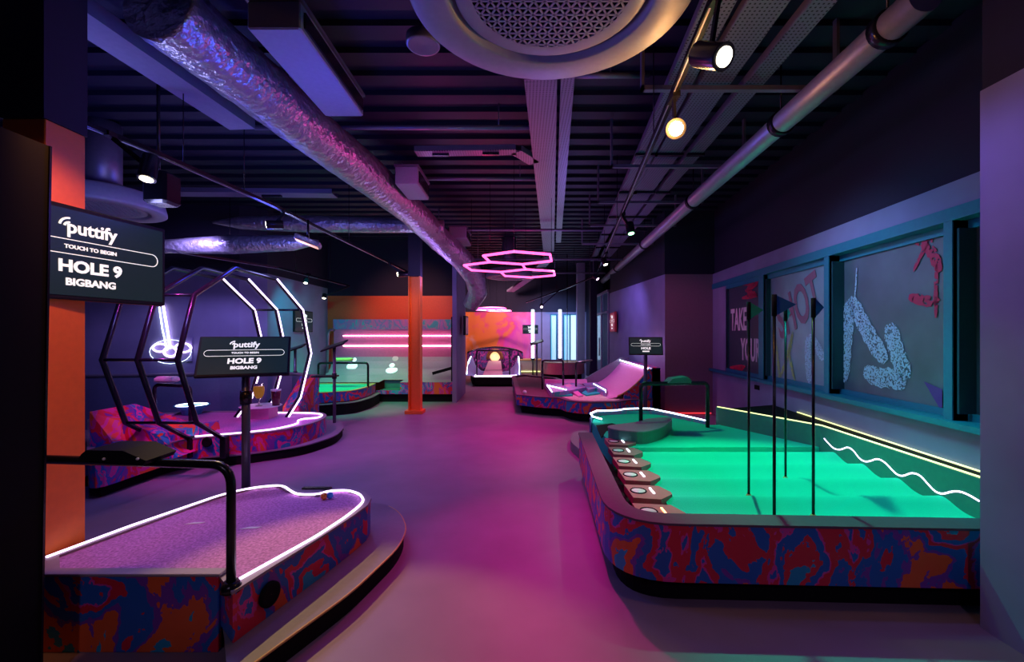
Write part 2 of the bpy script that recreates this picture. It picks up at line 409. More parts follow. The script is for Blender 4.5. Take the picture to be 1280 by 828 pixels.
# pixel column -> Y on the right wall
def ry(px, d=0): return (2.75+d)/((px-CX)/F-.084)
glass_d = .14; GD = [.03, .075, .13, .13]
wins = [(ry(908), ry(949), M['frost_dk']), (ry(955), ry(1031), M['frost2']), (ry(1037), ry(1181), M['frost']), (ry(1192), 2.0, M['frost_dk'])]
winobj = []
for i, (Ya, Yb, gm) in enumerate(wins):
    wn = struct('window_%d' % (i+1), MB().prism([(rw(Ya, GD[i]), Ya), (rw(Yb, GD[i]), Yb), (rw(Yb, GD[i]+.02), Yb), (rw(Ya, GD[i]+.02), Ya)], .80, 2.19), gm)
    winobj.append(wn)
    fr = MB()
    for yy, sgn in ((Ya, -1), (Yb, 1)):
        fr.prism([(rw(yy, .0), yy), (rw(yy+.05*sgn*-1, .0), yy-.05*sgn), (rw(yy-.05*sgn, .2), yy-.05*sgn), (rw(yy, .2), yy)], .80, 2.19)
    fr.prism([(rw(Ya, GD[i]-.03), Ya), (rw(Yb, GD[i]-.03), Yb), (rw(Yb, GD[i]), Yb), (rw(Ya, GD[i]), Ya)], .80, .85)
    fr.prism([(rw(Ya, GD[i]-.03), Ya), (rw(Yb, GD[i]-.03), Yb), (rw(Yb, GD[i]), Yb), (rw(Ya, GD[i]), Ya)], 2.13, 2.19)
    fr.build('window_frame', M['teal'], wn)
    MB().prism([(rw(Ya-.012, .012), Ya-.012), (rw(Ya-.03, .012), Ya-.03), (rw(Ya-.03, GD[i]), Ya-.03), (rw(Ya-.012, GD[i]), Ya-.012)], .85, 2.13).build('jamb', M['teal_dk'], wn)
for i in range(3):
    a = wins[i][1]; b = wins[i+1][0]
    struct('trim_%d' % (i+1), MB().prism([(rw(a, -.01), a), (rw(b, -.01), b), (rw(b, .2), b), (rw(a, .2), a)], .80, 2.19), M['teal'])
a = wins[0][0]
struct('trim_4', MB().prism([(rw(a, 0), a), (rw(7.77, 0), 7.77), (rw(7.77, .2), 7.77), (rw(a, .2), a)], .80, 2.19), M['plaster'])
# bay wall and the wall running back to the doors
struct('wall_bay', MB().box((2.56, 7.77, 0), (3.6, 7.95, 2.46)), mat('dark_plum_plaster', (.22, .15, .22), .8))
struct('wall_bay_upper', MB().box((2.56, 7.79, 2.46), (3.6, 7.95, 3.6)), M['dark'])
struct('wall_side', MB().prism([(2.56, 7.77), (2.32, 11.4), (2.55, 11.4), (2.8, 7.95)], 0, 2.46), M['plaster'])
struct('wall_side_upper', MB().prism([(2.575, 7.79), (2.335, 11.4), (2.55, 11.4), (2.8, 7.95)], 2.46, 3.6), M['dark'])
o = MB().box((2.0, 7.70, .01), (3.35, 7.72, .025)).build('red_floor_glow', M['glow_red']); tag(o, 'thin glowing strip standing in for red light on the floor by the plum bay wall', 'light strip')  # emissive strip imitating reddish light falling on the floor
# near right column
PX = 2.196
struct('wall_near_right', MB().box((PX, -1, 0), (3.2, 2.1, 2.56)), M['plaster'])
struct('wall_near_right_upper', MB().box((PX+.01, -1, 2.56), (3.2, 2.1, 3.6)), M['dark'])
# back-left walls
LW = [(-8, 7.2), (-4.75, 7.45), (-4.42, 7.7), (-4.42, 8.2), (-4.46, 10.2)]
struct('wall_left', MB().band(LW, 0, 2.46, .18), M['plaster'])
struct('wall_left_upper', MB().band(LW, 2.46, 3.6, .16), M['dark'])
struct('wall_far_left', MB().box((-8.2, -1.5, 0), (-8, 7.4, 3.6)), M['dark'])
struct('wall_back', MB().box((-4.5, 10.2, 0), (-1.39, 10.35, 2.29)), M['orange'])
struct('wall_back_upper', MB().box((-4.5, 10.21, 2.29), (-1.39, 10.35, 3.6)), M['dark'])
struct('wall_partition', MB().box((-1.385, 9.0, 0), (-1.30, 10.5, 3.6)), M['plaster'])
struct('wall_partition_far', MB().prism([(-1.45, 10.51), (-1.34, 10.51), (-1.95, 14.95), (-2.08, 14.95)], 0, 3.6), M['dark'])
# far end
struct('wall_far', MB().box((-2.1, 15, 0), (.52, 15.15, 2.16)), M['mural'])
struct('wall_far_right', MB().box((.52, 15, 0), (2.3, 15.15, 2.3)), M['plaster'])
struct('wall_far_upper', MB().box((-2.1, 14.97, 2.16), (3.2, 15.15, 3.6)), M['dark'])
# glazed corridor end: blue lit windows between pale piers
pane = emis('daylit_blue_glass', (.05, .45, .8), .9); paneb = emis('daylit_pale_glass', (.45, .75, 1), 1.0)
for i, (a, b, mm) in enumerate(((689, 695, pane), (705, 712, pane), (713, 720, paneb))):
    wn = struct('window_%d' % (i+5), MB().box(at(a, 394, 14.95), at(b, 450, 14.97)), mm)
    fr = MB(); p = at(a, 394, 14.93); q = at(b, 450, 14.93)
    fr.box((p.x-.03, 14.9, q.z), (p.x, 14.98, p.z)).box((q.x, 14.9, q.z), (q.x+.03, 14.98, p.z)).box((p.x-.03, 14.9, p.z), (q.x+.03, 14.98, p.z+.03)).build('window_frame', M['teal'], wn)
struct('trim_5', MB().box((1.75, 13.4, 0), (1.98, 13.7, 3.6)), M['plaster'])
struct('trim_6', MB().box((1.92, 12.0, 0), (2.1, 12.2, 3.6)), M['dark'])
struct('wall_side_back', MB().prism([(2.3, 13.2), (2.25, 15), (2.5, 15), (2.5, 13.2)], 0, 3.6), M['dark'])
# glass double doors on the right
dr = struct('door_1', MB().prism([(2.315, 11.42), (2.28, 13.18), (2.31, 13.18), (2.345, 11.42)], .02, 2.5), mat('door_glass', (.10, .25, .35), .1))
fr = MB()
for yy in (11.42, 12.27, 12.32, 13.14):
    x = 2.315-.02*(yy-11.42)
    fr.box((x-.035, yy, 0), (x+.03, yy+.05, 2.55))
fr.box((2.26, 11.42, 2.5), (2.34, 13.19, 2.56)).box((2.24, 11.42, 1.95), (2.3, 13.19, 2.0))
fr.build('door_frame', mat('grey_door_frame', (.35, .32, .42), .4, .4), dr)
MB().tube([(2.2, 12.2, .8), (2.2, 12.2, 1.3)], .018).build('door_handle', M['steel'], dr)

# ================================================================= GOLF PLATFORM BUILDER
def platform(t, P, h, side, turf, kick=.1, rimw=.05, rim=None, turf_drop=.012, led=None, ledm=None, rimh=.012):
    """kick plinth, wrapped side panel, laminate rim, turf; P a list of XY points"""
    P = ccw(P)
    MB().prism(inset(P, .07), 0, kick).build('plinth', M['black'], t)
    MB().ring(P, inset(P, .02), kick, h-rimh).build('side_panel', side, t)
    MB().ring(offs(P, -.006), inset(P, rimw), h-rimh, h).build('rim', rim or M['rim'], t)
    MB().prism(inset(P, rimw*.8), kick, h-turf_drop).build('turf', turf, t)
    if led is not None:
        Q = inset(P, rimw+.008)
        if led == 'all': MB().tube([(x, y, h-turf_drop+.008) for x, y in Q], .009, 6, True).build('light_strip', ledm or M['led'], t)

# ---- near left hole
H1 = .33
px = [(57, 718), (276, 720), (291, 739), (340, 708), (400, 671), (440, 645), (459, 631), (463, 623), (455, 615), (436, 610), (408, 611), (398, 616), (382, 616), (366, 611), (358, 606), (346, 605), (318, 608), (290, 614), (268, 620), (57, 696)]
P1 = [xy(a, b, H1) for a, b in px]
P1s = P1[:2]+P1[2:]
t = thing('golf_hole', 'purple turf minigolf hole with white lit edge and graffiti wrapped sides in the left foreground', 'minigolf hole', (-1.6, 2.5, 0))
platform(t, P1s, H1, M['graf'], M['purple_turf'], .11, .045)
led = [az(a, b, H1+.002) for a, b in ((58, 697), (160, 659), (270, 621), (292, 615), (320, 609.5), (346, 607), (356, 608.5), (363, 614), (372, 618.5), (398, 618.5), (410, 614), (435, 613), (450, 618), (455, 626), (448, 634), (430, 648), (395, 671), (345, 699), (300, 724))]
led = fillet(led, .05, 4, False)
MB().tube(led, .0075, 8).build('light_strip', M['led'], t)
# raised board at the front
a, b = az(57, 718, H1), az(276, 720, H1)
MB().box((a.x-.4, a.y-.03, .0), (b.x, a.y-.005, H1+.005), .004).build('front_board', M['graf'], t)
MB().box((a.x-.4, a.y-.035, H1+.005), (b.x+.01, a.y+.02, H1+.018), .003).build('board_cap', M['rim'], t)
# round speaker on the diagonal side
c = at(327, 732, az(340, 708, H1).y-.12)
pA, pB = Vector(P1[2]), Vector(P1[4]); dv = (pB-pA).normalized(); nv = Vector((dv.y, -dv.x))
cc = pA+dv*.18+nv*.006
Mx = Matrix(((dv.x, 0, nv.x, cc.x), (dv.y, 0, nv.y, cc.y), (0, 1, 0, .215), (0, 0, 0, 1)))
MB(Mx).lathe([(.001, .012), (.035, .008), (.045, .014), (.055, .01), (.055, -.004)], seg=28).build('speaker', M['black'], t)
MB(Matrix.Translation(az(396, 612, H1))).box((-.10, -.015, 0), (.10, .02, .014), .004).build('notch_tray', M['blackmetal'], t)
for a, b, s_ in ((242, 656, .045), (312, 662, .05)):
    p = az(a, b, H1-.011)
    MB().prism([(p.x-s_*1.2, p.y), (p.x+s_*.6, p.y+.012), (p.x+s_, p.y+.03), (p.x-s_*.4, p.y+.03)], H1-.013, H1-.0095).build('arrow_mark', M['white'], t)
# curved step around it
S1 = fillet([(-1.30, 1.93)]+[xy(*q, .11) for q in ((285, 852), (340, 811), (440, 739), (498, 684), (509, 660), (500, 640), (480, 629), (455, 628), (430, 640))]+[(-1.7, 2.4)], .12, 5)
MB().prism(inset(S1, .012), 0, .098).build('step_riser', M['black'], t)
MB().prism(S1, .098, .108).build('step_tread', M['steptop'], t)
MB().tube([(x, y, .103) for x, y in S1[8:44]], .006, 6).build('step_nosing', M['woodedge'], t)
# handrail
hb = az(283, 738, H1)
hy = hb.y+.03
t = thing('handrail', 'thick black tube handrail bending down onto the foreground purple hole', 'handrail', (hb.x, hy, H1))
top = CH-(583-CY)/F*hy+.005
path = fillet([(hb.x, hy, H1-.02), (hb.x, hy, top), (-2.6, hy+.02, top+.035)], .09, 8, False)
MB().tube(path, .0185, 14).build('rail', M['blackmetal'], t)
MB().lathe([(.001, .02), (.03, .02), (.04, 0), (.04, -.02), (.0, -.02)], (hb.x, hy, H1)).build('foot_flange', M['blackmetal'], t)
p0 = at(200, 577, hy)
tb = MB(); zz = at(0, 566, hy).z
tb.xprism([(at(122, 0, hy).x, zz+.012), (at(128, 0, hy).x, zz+.028), (at(172, 0, hy).x, zz+.026), (at(200, 0, hy).x, zz-.015), (at(196, 0, hy).x, zz-.035), (at(150, 0, hy).x, zz-.02), (at(118, 0, hy).x, zz-.01)], hy-.07, hy+.09)
tb.build('club_rest', M['black'], t)
for a in (130, 172):
    MB().ball(at(a, 574, hy-.075), .006, 8).build('screw', M['white'], t)
for (a, b, m, nm) in ((405, 620.5, 'ball_o', 'orange'), (412.5, 619.5, 'ball_b', 'blue')):
    p = az(a, b, H1+.01); o = MB().ball((0, 0, 0), .0215, 20).build('golf_ball', M[m]); o.location = (p.x, p.y, H1-.012+.0215)
    tag(o, nm+' golf ball at the far end of the foreground purple turf', 'ball', 'balls on the foreground hole')

# ---- black cabinet at the left edge
t = thing('cabinet', 'tall black cabinet cropped by the left edge of the photo', 'cabinet', (-2.1, 1.5, 0))
yb = 1.72; xr = at(62, 0, yb).x; xb = at(50, 0, yb).x
zt = at(0, 183, yb).z
cb = MB(); cb.add([(-2.5, 1.2, 0), (xb, 1.2, 0), (xb, yb, 0), (-2.5, yb, 0), (-2.5, 1.2, zt), (xr, 1.2, zt), (xr, yb, zt), (-2.5, yb, zt)],
       [(0, 3, 2, 1), (4, 5, 6, 7), (0, 1, 5, 4), (1, 2, 6, 5), (2, 3, 7, 6), (3, 0, 4, 7)])
cb.build('body', M['black'], t)
MB().bar((xb+.002, yb, .02), (xr+.002, yb, zt), .008, .008).build('edge_trim', M['blackmetal'], t)

# ---- orange square column
t = thing('square_column', 'square column painted orange below and dark above at the left', 'column', (-2.4, 2.24, 0))
MB().box((-2.52, 2.14, 0), (-2.31, 2.34, 2.45), .004).build('painted_shaft', M['orange2'], t)
MB().box((-2.53, 2.13, 2.45), (-2.305, 2.345, 3.6)).build('upper_shaft', M['dark'], t)

# ================================================================= SCREENS
def monitor(t, w_, h_, th=.035, tiny=False, name='HOLE 9', sub='BIGBANG'):
    """built at the origin, facing -Y, centre at 0"""
    MB().box((-w_/2, 0, -h_/2), (w_/2, th, h_/2), .006).build('bezel', M['bezel'], t)
    b = .022 if w_ > .5 else .015
    MB().box((-w_/2+b, -.003, -h_/2+b), (w_/2-b, .002, h_/2-b)).build('screen', M['screen'], t)
    Rm = Matrix.Translation((0, -.006, 0)) @ Matrix.Rotation(PI/2, 4, 'X')
    k = h_/.477
    def T(s, sz, x, z, bold, nm, sx=1): text(s, sz*k, M['white_ink'], nm, t, Matrix.Translation((x*k, 0, z*k)) @ Rm, bold*k, .001, 0, sx)
    lg = text('puttify', .093*k, M['white_ink'], 'logo', t, Matrix.Translation((0.005*k, 0, .127*k)) @ Rm, .0022*k, .001)
    ar = MB()
    for r in (.022, .043):
        ar.tube([(-.132*k+.0*k-r*k*math.cos(a)+.03*k, -.006, .128*k+r*k*math.sin(a)) for a in [PI*.05+i*PI*.45/8 for i in range(9)]], .0052*k, 6)
    ar.build('logo_waves', M['white_ink'], t)
    wdt = .325*w_/.836*1.0; r = .036*k; zc = .028*k
    pill = [(-wdt+r*math.cos(a), zc+r*math.sin(a)) for a in [PI/2+i*PI/12 for i in range(13)]]+[(wdt+r*math.cos(a), zc+r*math.sin(a)) for a in [-PI/2+i*PI/12 for i in range(13)]]
    MB().tube([(x, -.006, z) for x, z in pill], .0022*k, 6, True).build('search_bar', M['white_ink'], t)
    T('TOUCH TO BEGIN', .027, 0, .028, .0008, 'prompt', 1.1)
    T(name, .082, 0, -.072, .0032, 'title', 1.12)
    if sub: T(sub, .050, 0, -.150, .0018, 'subtitle', 1.12)
    else: MB().box((-.085*k, -.008, -.165*k), (.085*k, -.004, -.135*k)).build('subtitle', M['white_ink'], t)
t = thing('wall_screen', 'large wide screen reading HOLE 9 BIGBANG fixed to the orange square column', 'screen')
monitor(t, .836, .477, .03)
MB().box((-.42, .03, -.24), (.42, .034, .24)).build('back_edge', M['orange2'], t)
MB().box((-.06, .034, -.06), (.06, .06, .06)).build('bracket', M['blackmetal'], t)
t.location = (-2.258, 2.316, 1.813); t.rotation_euler = (0, 0, math.atan2(.99, .1404))
# screen on post
def stand_screen(name_, label, cx, cy, zc, rz, tilt, sc_, zbase, post_r=.026, collar=None, base=True, hole='HOLE 9', sub='BIGBANG'):
    t = thing('screen_stand', label, 'screen stand', group=None)
    hd = bpy.data.objects.new('screen_head', None); C.objects.link(hd)
    monitor(hd, .836, .477, .04, name=hole, sub=sub)
    kids = list(hd.children)
    Mt = Matrix.Translation((0, 0, zc)) @ Matrix.Rotation(tilt, 4, 'X') @ Matrix.Scale(sc_, 4)
    for k in kids:
        k.data.transform(Mt); k.parent = t
    bpy.data.objects.remove(hd)
    MB().tube([(0, .035, zbase), (0, .035, zc)], post_r, 16).build('post', M['postblue'], t)
    if collar is not None:
        MB().lathe([(post_r, -.05), (post_r+.010, -.05), (post_r+.012, 0), (post_r+.010, .05), (post_r, .05)], (0, .035, collar), 20).build('collar', M['blackmetal'], t)
    if base: MB().lathe([(.001, .012), (.13, .012), (.14, .006), (.14, 0)], (0, .035, zbase)).build('base_plate', M['blackmetal'], t)
    t.location = (cx, cy, 0); t.rotation_euler = (0, 0, rz)
    return t
M['postblue'] = mat('grey_post', (.10, .10, .15), .3, .4)
stand_screen('a', 'black tilted screen reading HOLE 9 on a post behind the foreground hole', -2.03, 3.25, CH-(444.5-CY)/F*3.25, math.radians(24), -math.radians(33), .705, 0, .029, .93)
stand_screen('b', 'smaller black screen on a post between the pink ramp and the green hole', 2.0, 7.0, CH-(432.5-CY)/F*7.0, -math.radians(10), -math.radians(20), .625, 0, .03, None, hole='HOLE', sub='')

# ================================================================= SECOND LEFT HOLE WITH DOMED FRAME
H2 = .32
px = [(110, 583), (180, 562), (232, 548), (300, 543), (350, 538), (385, 531), (404, 524), (409, 519), (402, 515.5), (385, 515), (330, 514), (250, 514), (110, 522)]
P2 = [xy(a, b, H2) for a, b in px]
P2 = fillet(P2, .25, 4)
t = thing('golf_hole', 'purple turf minigolf hole under the domed lit frame with graffiti sides', 'minigolf hole', (-3.2, 5.2, 0))
platform(t, P2, H2, M['graf_dk'], M['purple_turf'], .1, .05)
led = fillet([az(a, b, H2+.004) for a, b in ((236, 546.5), (300, 541.5), (345, 536.5), (374, 529.5), (371, 526), (380, 523.5), (398, 522.5), (404, 519), (398, 517), (380, 516.3), (330, 516))], .12, 5, False)
MB().tube(led, .009, 8).build('light_strip', M['led'], t)
# ramped start box
bx = MB()
zc0 = at(112, 515, 4.3)
f = 4.22; g = 5.0
def q(px_, py_, Y): return at(px_, py_, Y)
A = [q(112, 515, f), q(150, 527, f+.1), q(196, 543, f+.1), q(232, 538, f+.35)]
B = [q(112, 600, f), q(170, 590, f), q(222, 572, f+.1), q(236, 560, f+.35)]
n = len(A); vs = A+B+[Vector((p.x, p.y+.5, p.z)) for p in A]+[Vector((p.x, p.y+.5, p.z)) for p in B]; fs = []
for i in range(n-1): fs += [(i, i+1, n+i+1, n+i), (2*n+i, 3*n+i, 3*n+i+1, 2*n+i+1), (i, 2*n+i, 2*n+i+1, i+1), (n+i, n+i+1, 3*n+i+1, 3*n+i)]
fs += [(0, n, 3*n, 2*n), (n-1, 3*n-1, 4*n-1, 2*n-1)]
bx.add(vs, fs).build('start_box', M['graf_dk'], t)
p = at(262, 552, 4.66)
MB(Matrix.Translation((p.x, 4.62, p.z)) @ Matrix.Rotation(PI/2, 4, 'X')).lathe([(.001, .012), (.03, .008), (.04, .014), (.05, .01), (.05, -.01)], seg=24).build('speaker', M['black'], t)
S2 = fillet([xy(*q_, .11) for q_ in ((60, 606), (180, 576), (300, 569), (380, 558), (420, 545), (431, 534), (425, 527), (405, 523), (330, 524), (60, 560))], .2, 5)
MB().prism(inset(S2, .012), 0, .098).build('step_riser', M['black'], t)
MB().prism(S2, .098, .11).build('step_tread', M['steptop'], t)
# domed frame: three octagonal ribs
t = thing('dome_frame', 'domed tunnel of three black octagonal tube ribs with white lights on the far side', 'frame', (-3.4, 5.2, H2))
XC = -3.05
rib = [(4.58, .30), (4.17, .56), (3.94, 1.17), (4.14, 1.77), (4.73, 2.11), (5.51, 2.09), (6.17, 1.74), (6.41, 1.12), (6.1, .52), (5.78, .31)]
XC = XC*(640-640+1)  # plane of the nearest rib
def X_of(px_, Y): return (px_-CX)/F*Y
ribX = [X_of(222, 3.94), X_of(172, 3.94), X_of(128, 3.94)]
M['ribm'] = mat('black_tube_metal', (.03, .03, .05), .22, .7)
for k, rx in enumerate(ribX):
    r_ = thing('x', 'x', 'x'); 
    bpy.data.objects.remove(r_)
    pts = [(rx, y_, z_) for y_, z_ in rib]
    rb = MB().tube(pts, .023, 8).build('rib', M['ribm'], t)
    MB().tube([(rx+.027, y_, z_) for y_, z_ in rib[5:]], .011, 6).build('rib_light', M['led'], rb)
    pb = Vector(pts[0]); MB().box((rx-.03, pb.y-.05, .12), (rx+.03, pb.y+.02, .34), .004).build('foot', M['blackmetal'], t)
for (y_, z_) in (rib[1], rib[2], rib[3], rib[6]):
    MB().tube([(ribX[2], y_, z_), (ribX[0], y_, z_)], .014, 8).build('crossbar', M['ribm'], t)
# low partition behind and its graffiti end
zt = .78
LP = [(-8, 6.2), (-6.2, 6.45), (-4.6, 6.75), (X_of(365, 6.8), 6.8), (X_of(384, 6.6), 6.6)]
o = thing('partition', 'low dark partition wall with a rail behind the domed frame', 'partition', (-4.5, 6.8, 0))
MB().band(LP, 0, zt, .06).build('panel', mat('blue_grey_panel', (.10, .12, .22), .5), o)
MB().tube([(x, y, zt+.01) for x, y in LP], .022, 8).build('top_rail', M['galv'], o)
ww = MB().yprism([(6.15, 0), (6.78, 0), (6.78, zt), (6.66, zt), (6.15, .38)], X_of(365, 6.4), X_of(384, 6.4))
ww.build('end_panel', M['graf_dk'], o)
# ring targets
def target(px_, py_, Z, r, m, label, m2):
    p = az(px_, py_, Z)
    t = thing('ring_target', label, 'target', (p.x, p.y, H2))
    MB().lathe([(.001, Z-.05), (r*.55, Z-.05), (r*.6, Z-.02), (r, Z), (r+.01, Z-.01), (r*.65, Z-.06), (r*.5, H2-.03), (.001, H2-.03)], (p.x, p.y, 0), 36).build('dish', m, t)
    for q_ in (.72, .88): MB().tube([(p.x+r*q_*math.cos(a*PI/16), p.y+r*q_*math.sin(a*PI/16), Z-.005+.0*q_) for a in range(32)], .006, 6, True).build('lit_ring', m2, t)
target(240, 506, .44, .2, mat('cyan_dish', (.05, .5, .6), .4), 'round cyan lit dish standing behind the purple hole', M['led_blue'])
target(144, 517, .44, .2, mat('orange_dish', (.9, .4, .1), .4), 'round orange lit dish beside the graffiti start box', M['led_warm'])
# pink drinks ledge with glasses
YD = 5.75
p = at(326, 507, YD)
t = thing('drinks_table', 'pink box with a small white round top holding two drinks', 'table', (p.x, YD, H2))
MB().box((p.x-.13, YD-.1, H2-.02), (p.x+.16, YD+.12, p.z-.012), .004).build('base', mat('pink_box', (.8, .2, .5), .5), t)
MB().lathe([(.001, 0), (.24, 0), (.25, -.006), (.24, -.012), (.001, -.012)], (p.x, YD, p.z), 36).build('table_top', M['white'], t)
ztab = p.z
amber = mat('amber_beer', (.8, .28, .04), .15, emit=(.9, .35, .06), es=.25)  # faint glow added to the beer colour
t = thing('goblet', 'stemmed glass of amber beer on the small white table', 'glass', (at(327, 0, YD).x, YD-.06, ztab))
g_ = wl(t)
MB().lathe([(.001, .002), (.045, .004), (.008, .014), (.007, .07), (.03, .10), (.058, .15), (.066, .20), (.06, .26), (.055, .29)], g_, 28).build('glass', mat('clear_glass', (.8, .7, .65), .05, 0, spec=1), t)
MB().lathe([(.001, .10), (.03, .105), (.056, .15), (.063, .20), (.058, .255), (.001, .255)], g_*1.0, 28).build('beer', amber, t)
t = thing('tumbler', 'tall glass of dark cola with a pale rim beside the goblet', 'glass', (at(345, 0, YD).x, YD, ztab))
g_ = wl(t)
MB().lathe([(.001, .0), (.045, .0), (.058, .19), (.001, .19)], g_, 28).build('cola', mat('cola', (.10, .012, .03), .1), t)
MB().lathe([(.056, .185), (.062, .20), (.062, .21), (.056, .21), (.056, .185)], g_, 28).build('glass_rim', M['white'], t)
for nm_ in ('clear_glass',):
    b_ = bpy.data.materials[nm_].node_tree.nodes['Principled BSDF']; b_.inputs['Transmission Weight'].default_value = 1; b_.inputs['IOR'].default_value = 1.1
# rail with white score pad
t = thing('handrail', 'black tube handrail with a white pad on the domed frame hole', 'handrail', (at(225, 530, 5.0).x, 5.0, H2))
a, b = at(193, 481, 5.0), at(238, 483, 5.0)
MB().tube(fillet([(a.x, 5.0, H2-.02), (a.x, 5.0, a.z), (b.x, 5.0, b.z), (b.x, 5.0, H2-.02)], .07, 6, False), .02, 10).build('rail', M['ribm'], t)
p = at(210, 474, 5.0); MB().box((p.x-.12, 4.93, p.z-.035), (p.x+.12, 5.05, p.z+.03), .02).build('pad', M['white'], t)
p = at(192, 531, 4.6)
t = MB().box((p.x-.06, 4.52, p.z-.05), (p.x+.05, 4.62, p.z+.03), .01).build('ticket_box', M['white']); tag(t, 'small white box on the graffiti start box', 'box')

# neon club sign on the left wall
t = thing('neon_sign', 'white neon golf tee sign glowing on the purple wall behind the dome', 'neon sign', (X_of(212, 7.32), 7.32, 1.1))
N = lambda a, b: at(a, b, 7.32)
MB().tube([N(204, 382), N(208, 405), N(213, 436)], .018, 8).build('stem', M['led'], t)
MB().tube([N(199, 384), N(203, 412), N(209, 438)], .010, 8).build('stem', M['led_blue'], t)
def loop(cx_, cy_, rx_, ry_): return [N(cx_+rx_*math.cos(i*PI/10), cy_+ry_*math.sin(i*PI/10)) for i in range(20)]
MB().tube(loop(200, 435, 9, 5), .014, 8, True).build('loop', M['led'], t)
MB().tube(loop(229, 435, 10, 5.5), .014, 8, True).build('loop', M['led'], t)
MB().tube(loop(213, 440, 8, 6), .018, 8, True).build('loop', M['led'], t)
MB().tube(loop(213, 440, 26, 15), .0022, 6, True).build('outline', M['led_blue'], t)
MB().box(N(190, 422)+Vector((0, .03, 0)), N(238, 452)+Vector((0, .05, 0))).build('backing', mat('clear_acrylic', (.3, .28, .5), .2), t)
# ================================================================= KIOSKS AND ALCOVE
def kiosk(x, y, ztop, z0, label, shelf=True, w_=.34, rz=0):
    t = thing('tablet_stand', label, 'stand')
    MB().tube([(0, 0, z0), (0, 0, ztop)], .022, 12).build('post', M['postblue'], t)
    MB().lathe([(.001, z0+.012), (.12, z0+.012), (.13, z0), (.001, z0)], seg=24).build('base_plate', M['blackmetal'], t)
    R4 = Matrix.Translation((0, 0, ztop+.02)) @ Matrix.Rotation(math.radians(-18), 4, 'Y') @ Matrix.Rotation(math.radians(14), 4, 'X')
    MB(R4).box((-w_/2, -.13, -.012), (w_/2, .13, .008), .005).build('tray', M['bezel'], t)
    MB(R4).box((-w_/2+.02, -.11, .008), (w_/2-.02, .11, .012)).build('tablet', M['tablet'], t)
    if shelf:
        MB().lathe([(.022, .0), (.032, .0), (.032, .08), (.022, .08)], (0, 0, z0+.62*(ztop-z0)), 16).build('collar', M['blackmetal'], t)
        MB().box((-.3, -.1, z0+.64*(ztop-z0)), (.03, .1, z0+.66*(ztop-z0)), .004).build('shelf', M['blackmetal'], t)
    t.location = (x, y, 0); t.rotation_euler = (0, 0, rz)
    return t
p = at(418, 0, 6.4); kiosk(p.x, 6.4, 1.4-(434-CY)/F*6.4, 0, 'black tablet stand with tilted top on the floor before the green alcove hole')
p = at(369, 0, 7.15); kiosk(p.x, 7.15, 1.4-(437-CY)/F*7.15, 0, 'black tablet stand behind the lit ribs of the dome')
p = at(671, 0, 11.95); kiosk(p.x, 11.95, 1.4-(429-CY)/F*11.95, 0, 'tablet stand with tilted top beyond the ramp game', False, .36)
# small screens on the walls
def small_screen(label, loc, rz, hole, sc_=.5):
    t = thing('wall_screen', label, 'screen'); monitor(t, .836, .477, .05, name=hole, sub='')
    for k in t.children: k.data.transform(Matrix.Scale(sc_, 4))
    t.location = loc; t.rotation_euler = (0, 0, rz); return t
def monitor_safe(): pass
small_screen('small portrait lit screen on the teal lit left wall', (-4.39, 8.95, 1.66), PI/2, 'HOLE', .9)
s_ = small_screen('small red lit screen on the wall between the door and the plum wall', (2.29, 10.93, 1.70), -PI/2-.07, 'HOLE', 1.02)
s_.children[0].data.materials[0] = mat('red_bezel', (.5, .03, .03), .4)
for ch in s_.children:
    if ch.name.startswith('screen'): ch.data.materials[0] = mat('red_screen', (.4, .02, .03), .3, 0, (.6, .02, .05), .25)
small_screen('pale blue screen hanging at the far end before the pink mural', (at(663, 0, 13).x, 13, 1.4+6/F*13), .1, 'HOLE', .55)
t = thing('wall_screen', 'slim black screen seen edge on at the end of the purple partition', 'screen', (-1.2, 9.75, 1.5))
MB().box((-1.22, 9.45, 1.38), (-1.17, 9.95, 1.80), .005).build('bezel', M['bezel'], t)
MB().box((-1.17, 9.48, 1.41), (-1.165, 9.92, 1.77)).build('screen', M['screen'], t)

# ball wall game in the alcove
t = thing('ball_wall_game', 'wide ball game with pink lit backboard and curved grey ramp in the orange alcove', 'arcade game', (-2.8, 9.6, 0))
xl, xr_ = -4.28, -1.395
yf = 9.06
hx0, hx1 = X_of(474, yf), X_of(500, yf)
MB().box((X_of(470, yf), yf+.05, 0), (xr_, yf+.9, .16)).build('plinth', M['black'], t)
fp = MB().box((hx1, yf, .165), (xr_, yf+.03, .41)).box((X_of(470, yf), yf, .165), (hx1, yf+.03, .24))
fp.build('front_panel', M['graf_dk'], t)
MB().box((hx0, yf+.03, .24), (hx1, yf+.35, .245)).box((hx0, yf+.35, .24), (hx1, yf+.37, .41)).build('ball_return', M['green_dark'], t)
prof = [(yf-.01, .41), (yf+.3, .43), (yf+.6, .50), (yf+.85, .63), (yf+1.0, .78), (yf+1.06, .88)]
rp = MB()
for i in range(len(prof)-1):
    (a, za), (b, zb) = prof[i], prof[i+1]
    x0 = hx1 if i == 0 else xl
    rp.add([(x0, a, za), (xr_, a, za), (xr_, b, zb), (x0, b, zb)], [(0, 1, 2, 3)], True)
rp.add([(xl, yf-.01, .41), (hx0, yf-.01, .41), (hx0, yf+.3, .43), (xl, yf+.3, .43)], [(0, 1, 2, 3)])
rp.build('curved_ramp', mat('grey_ramp_sheet', (.34, .36, .42), .4), t)
yb_ = yf+1.06
MB().box((xl, yb_, .86), (xr_, yb_+.03, 1.51)).build('backboard', mat('pink_backboard', (.75, .18, .38), .5), t)
MB().box((xl, yb_-.04, 1.51), (xr_, yb_+.05, 1.74)).build('header', M['graf_pale'], t)
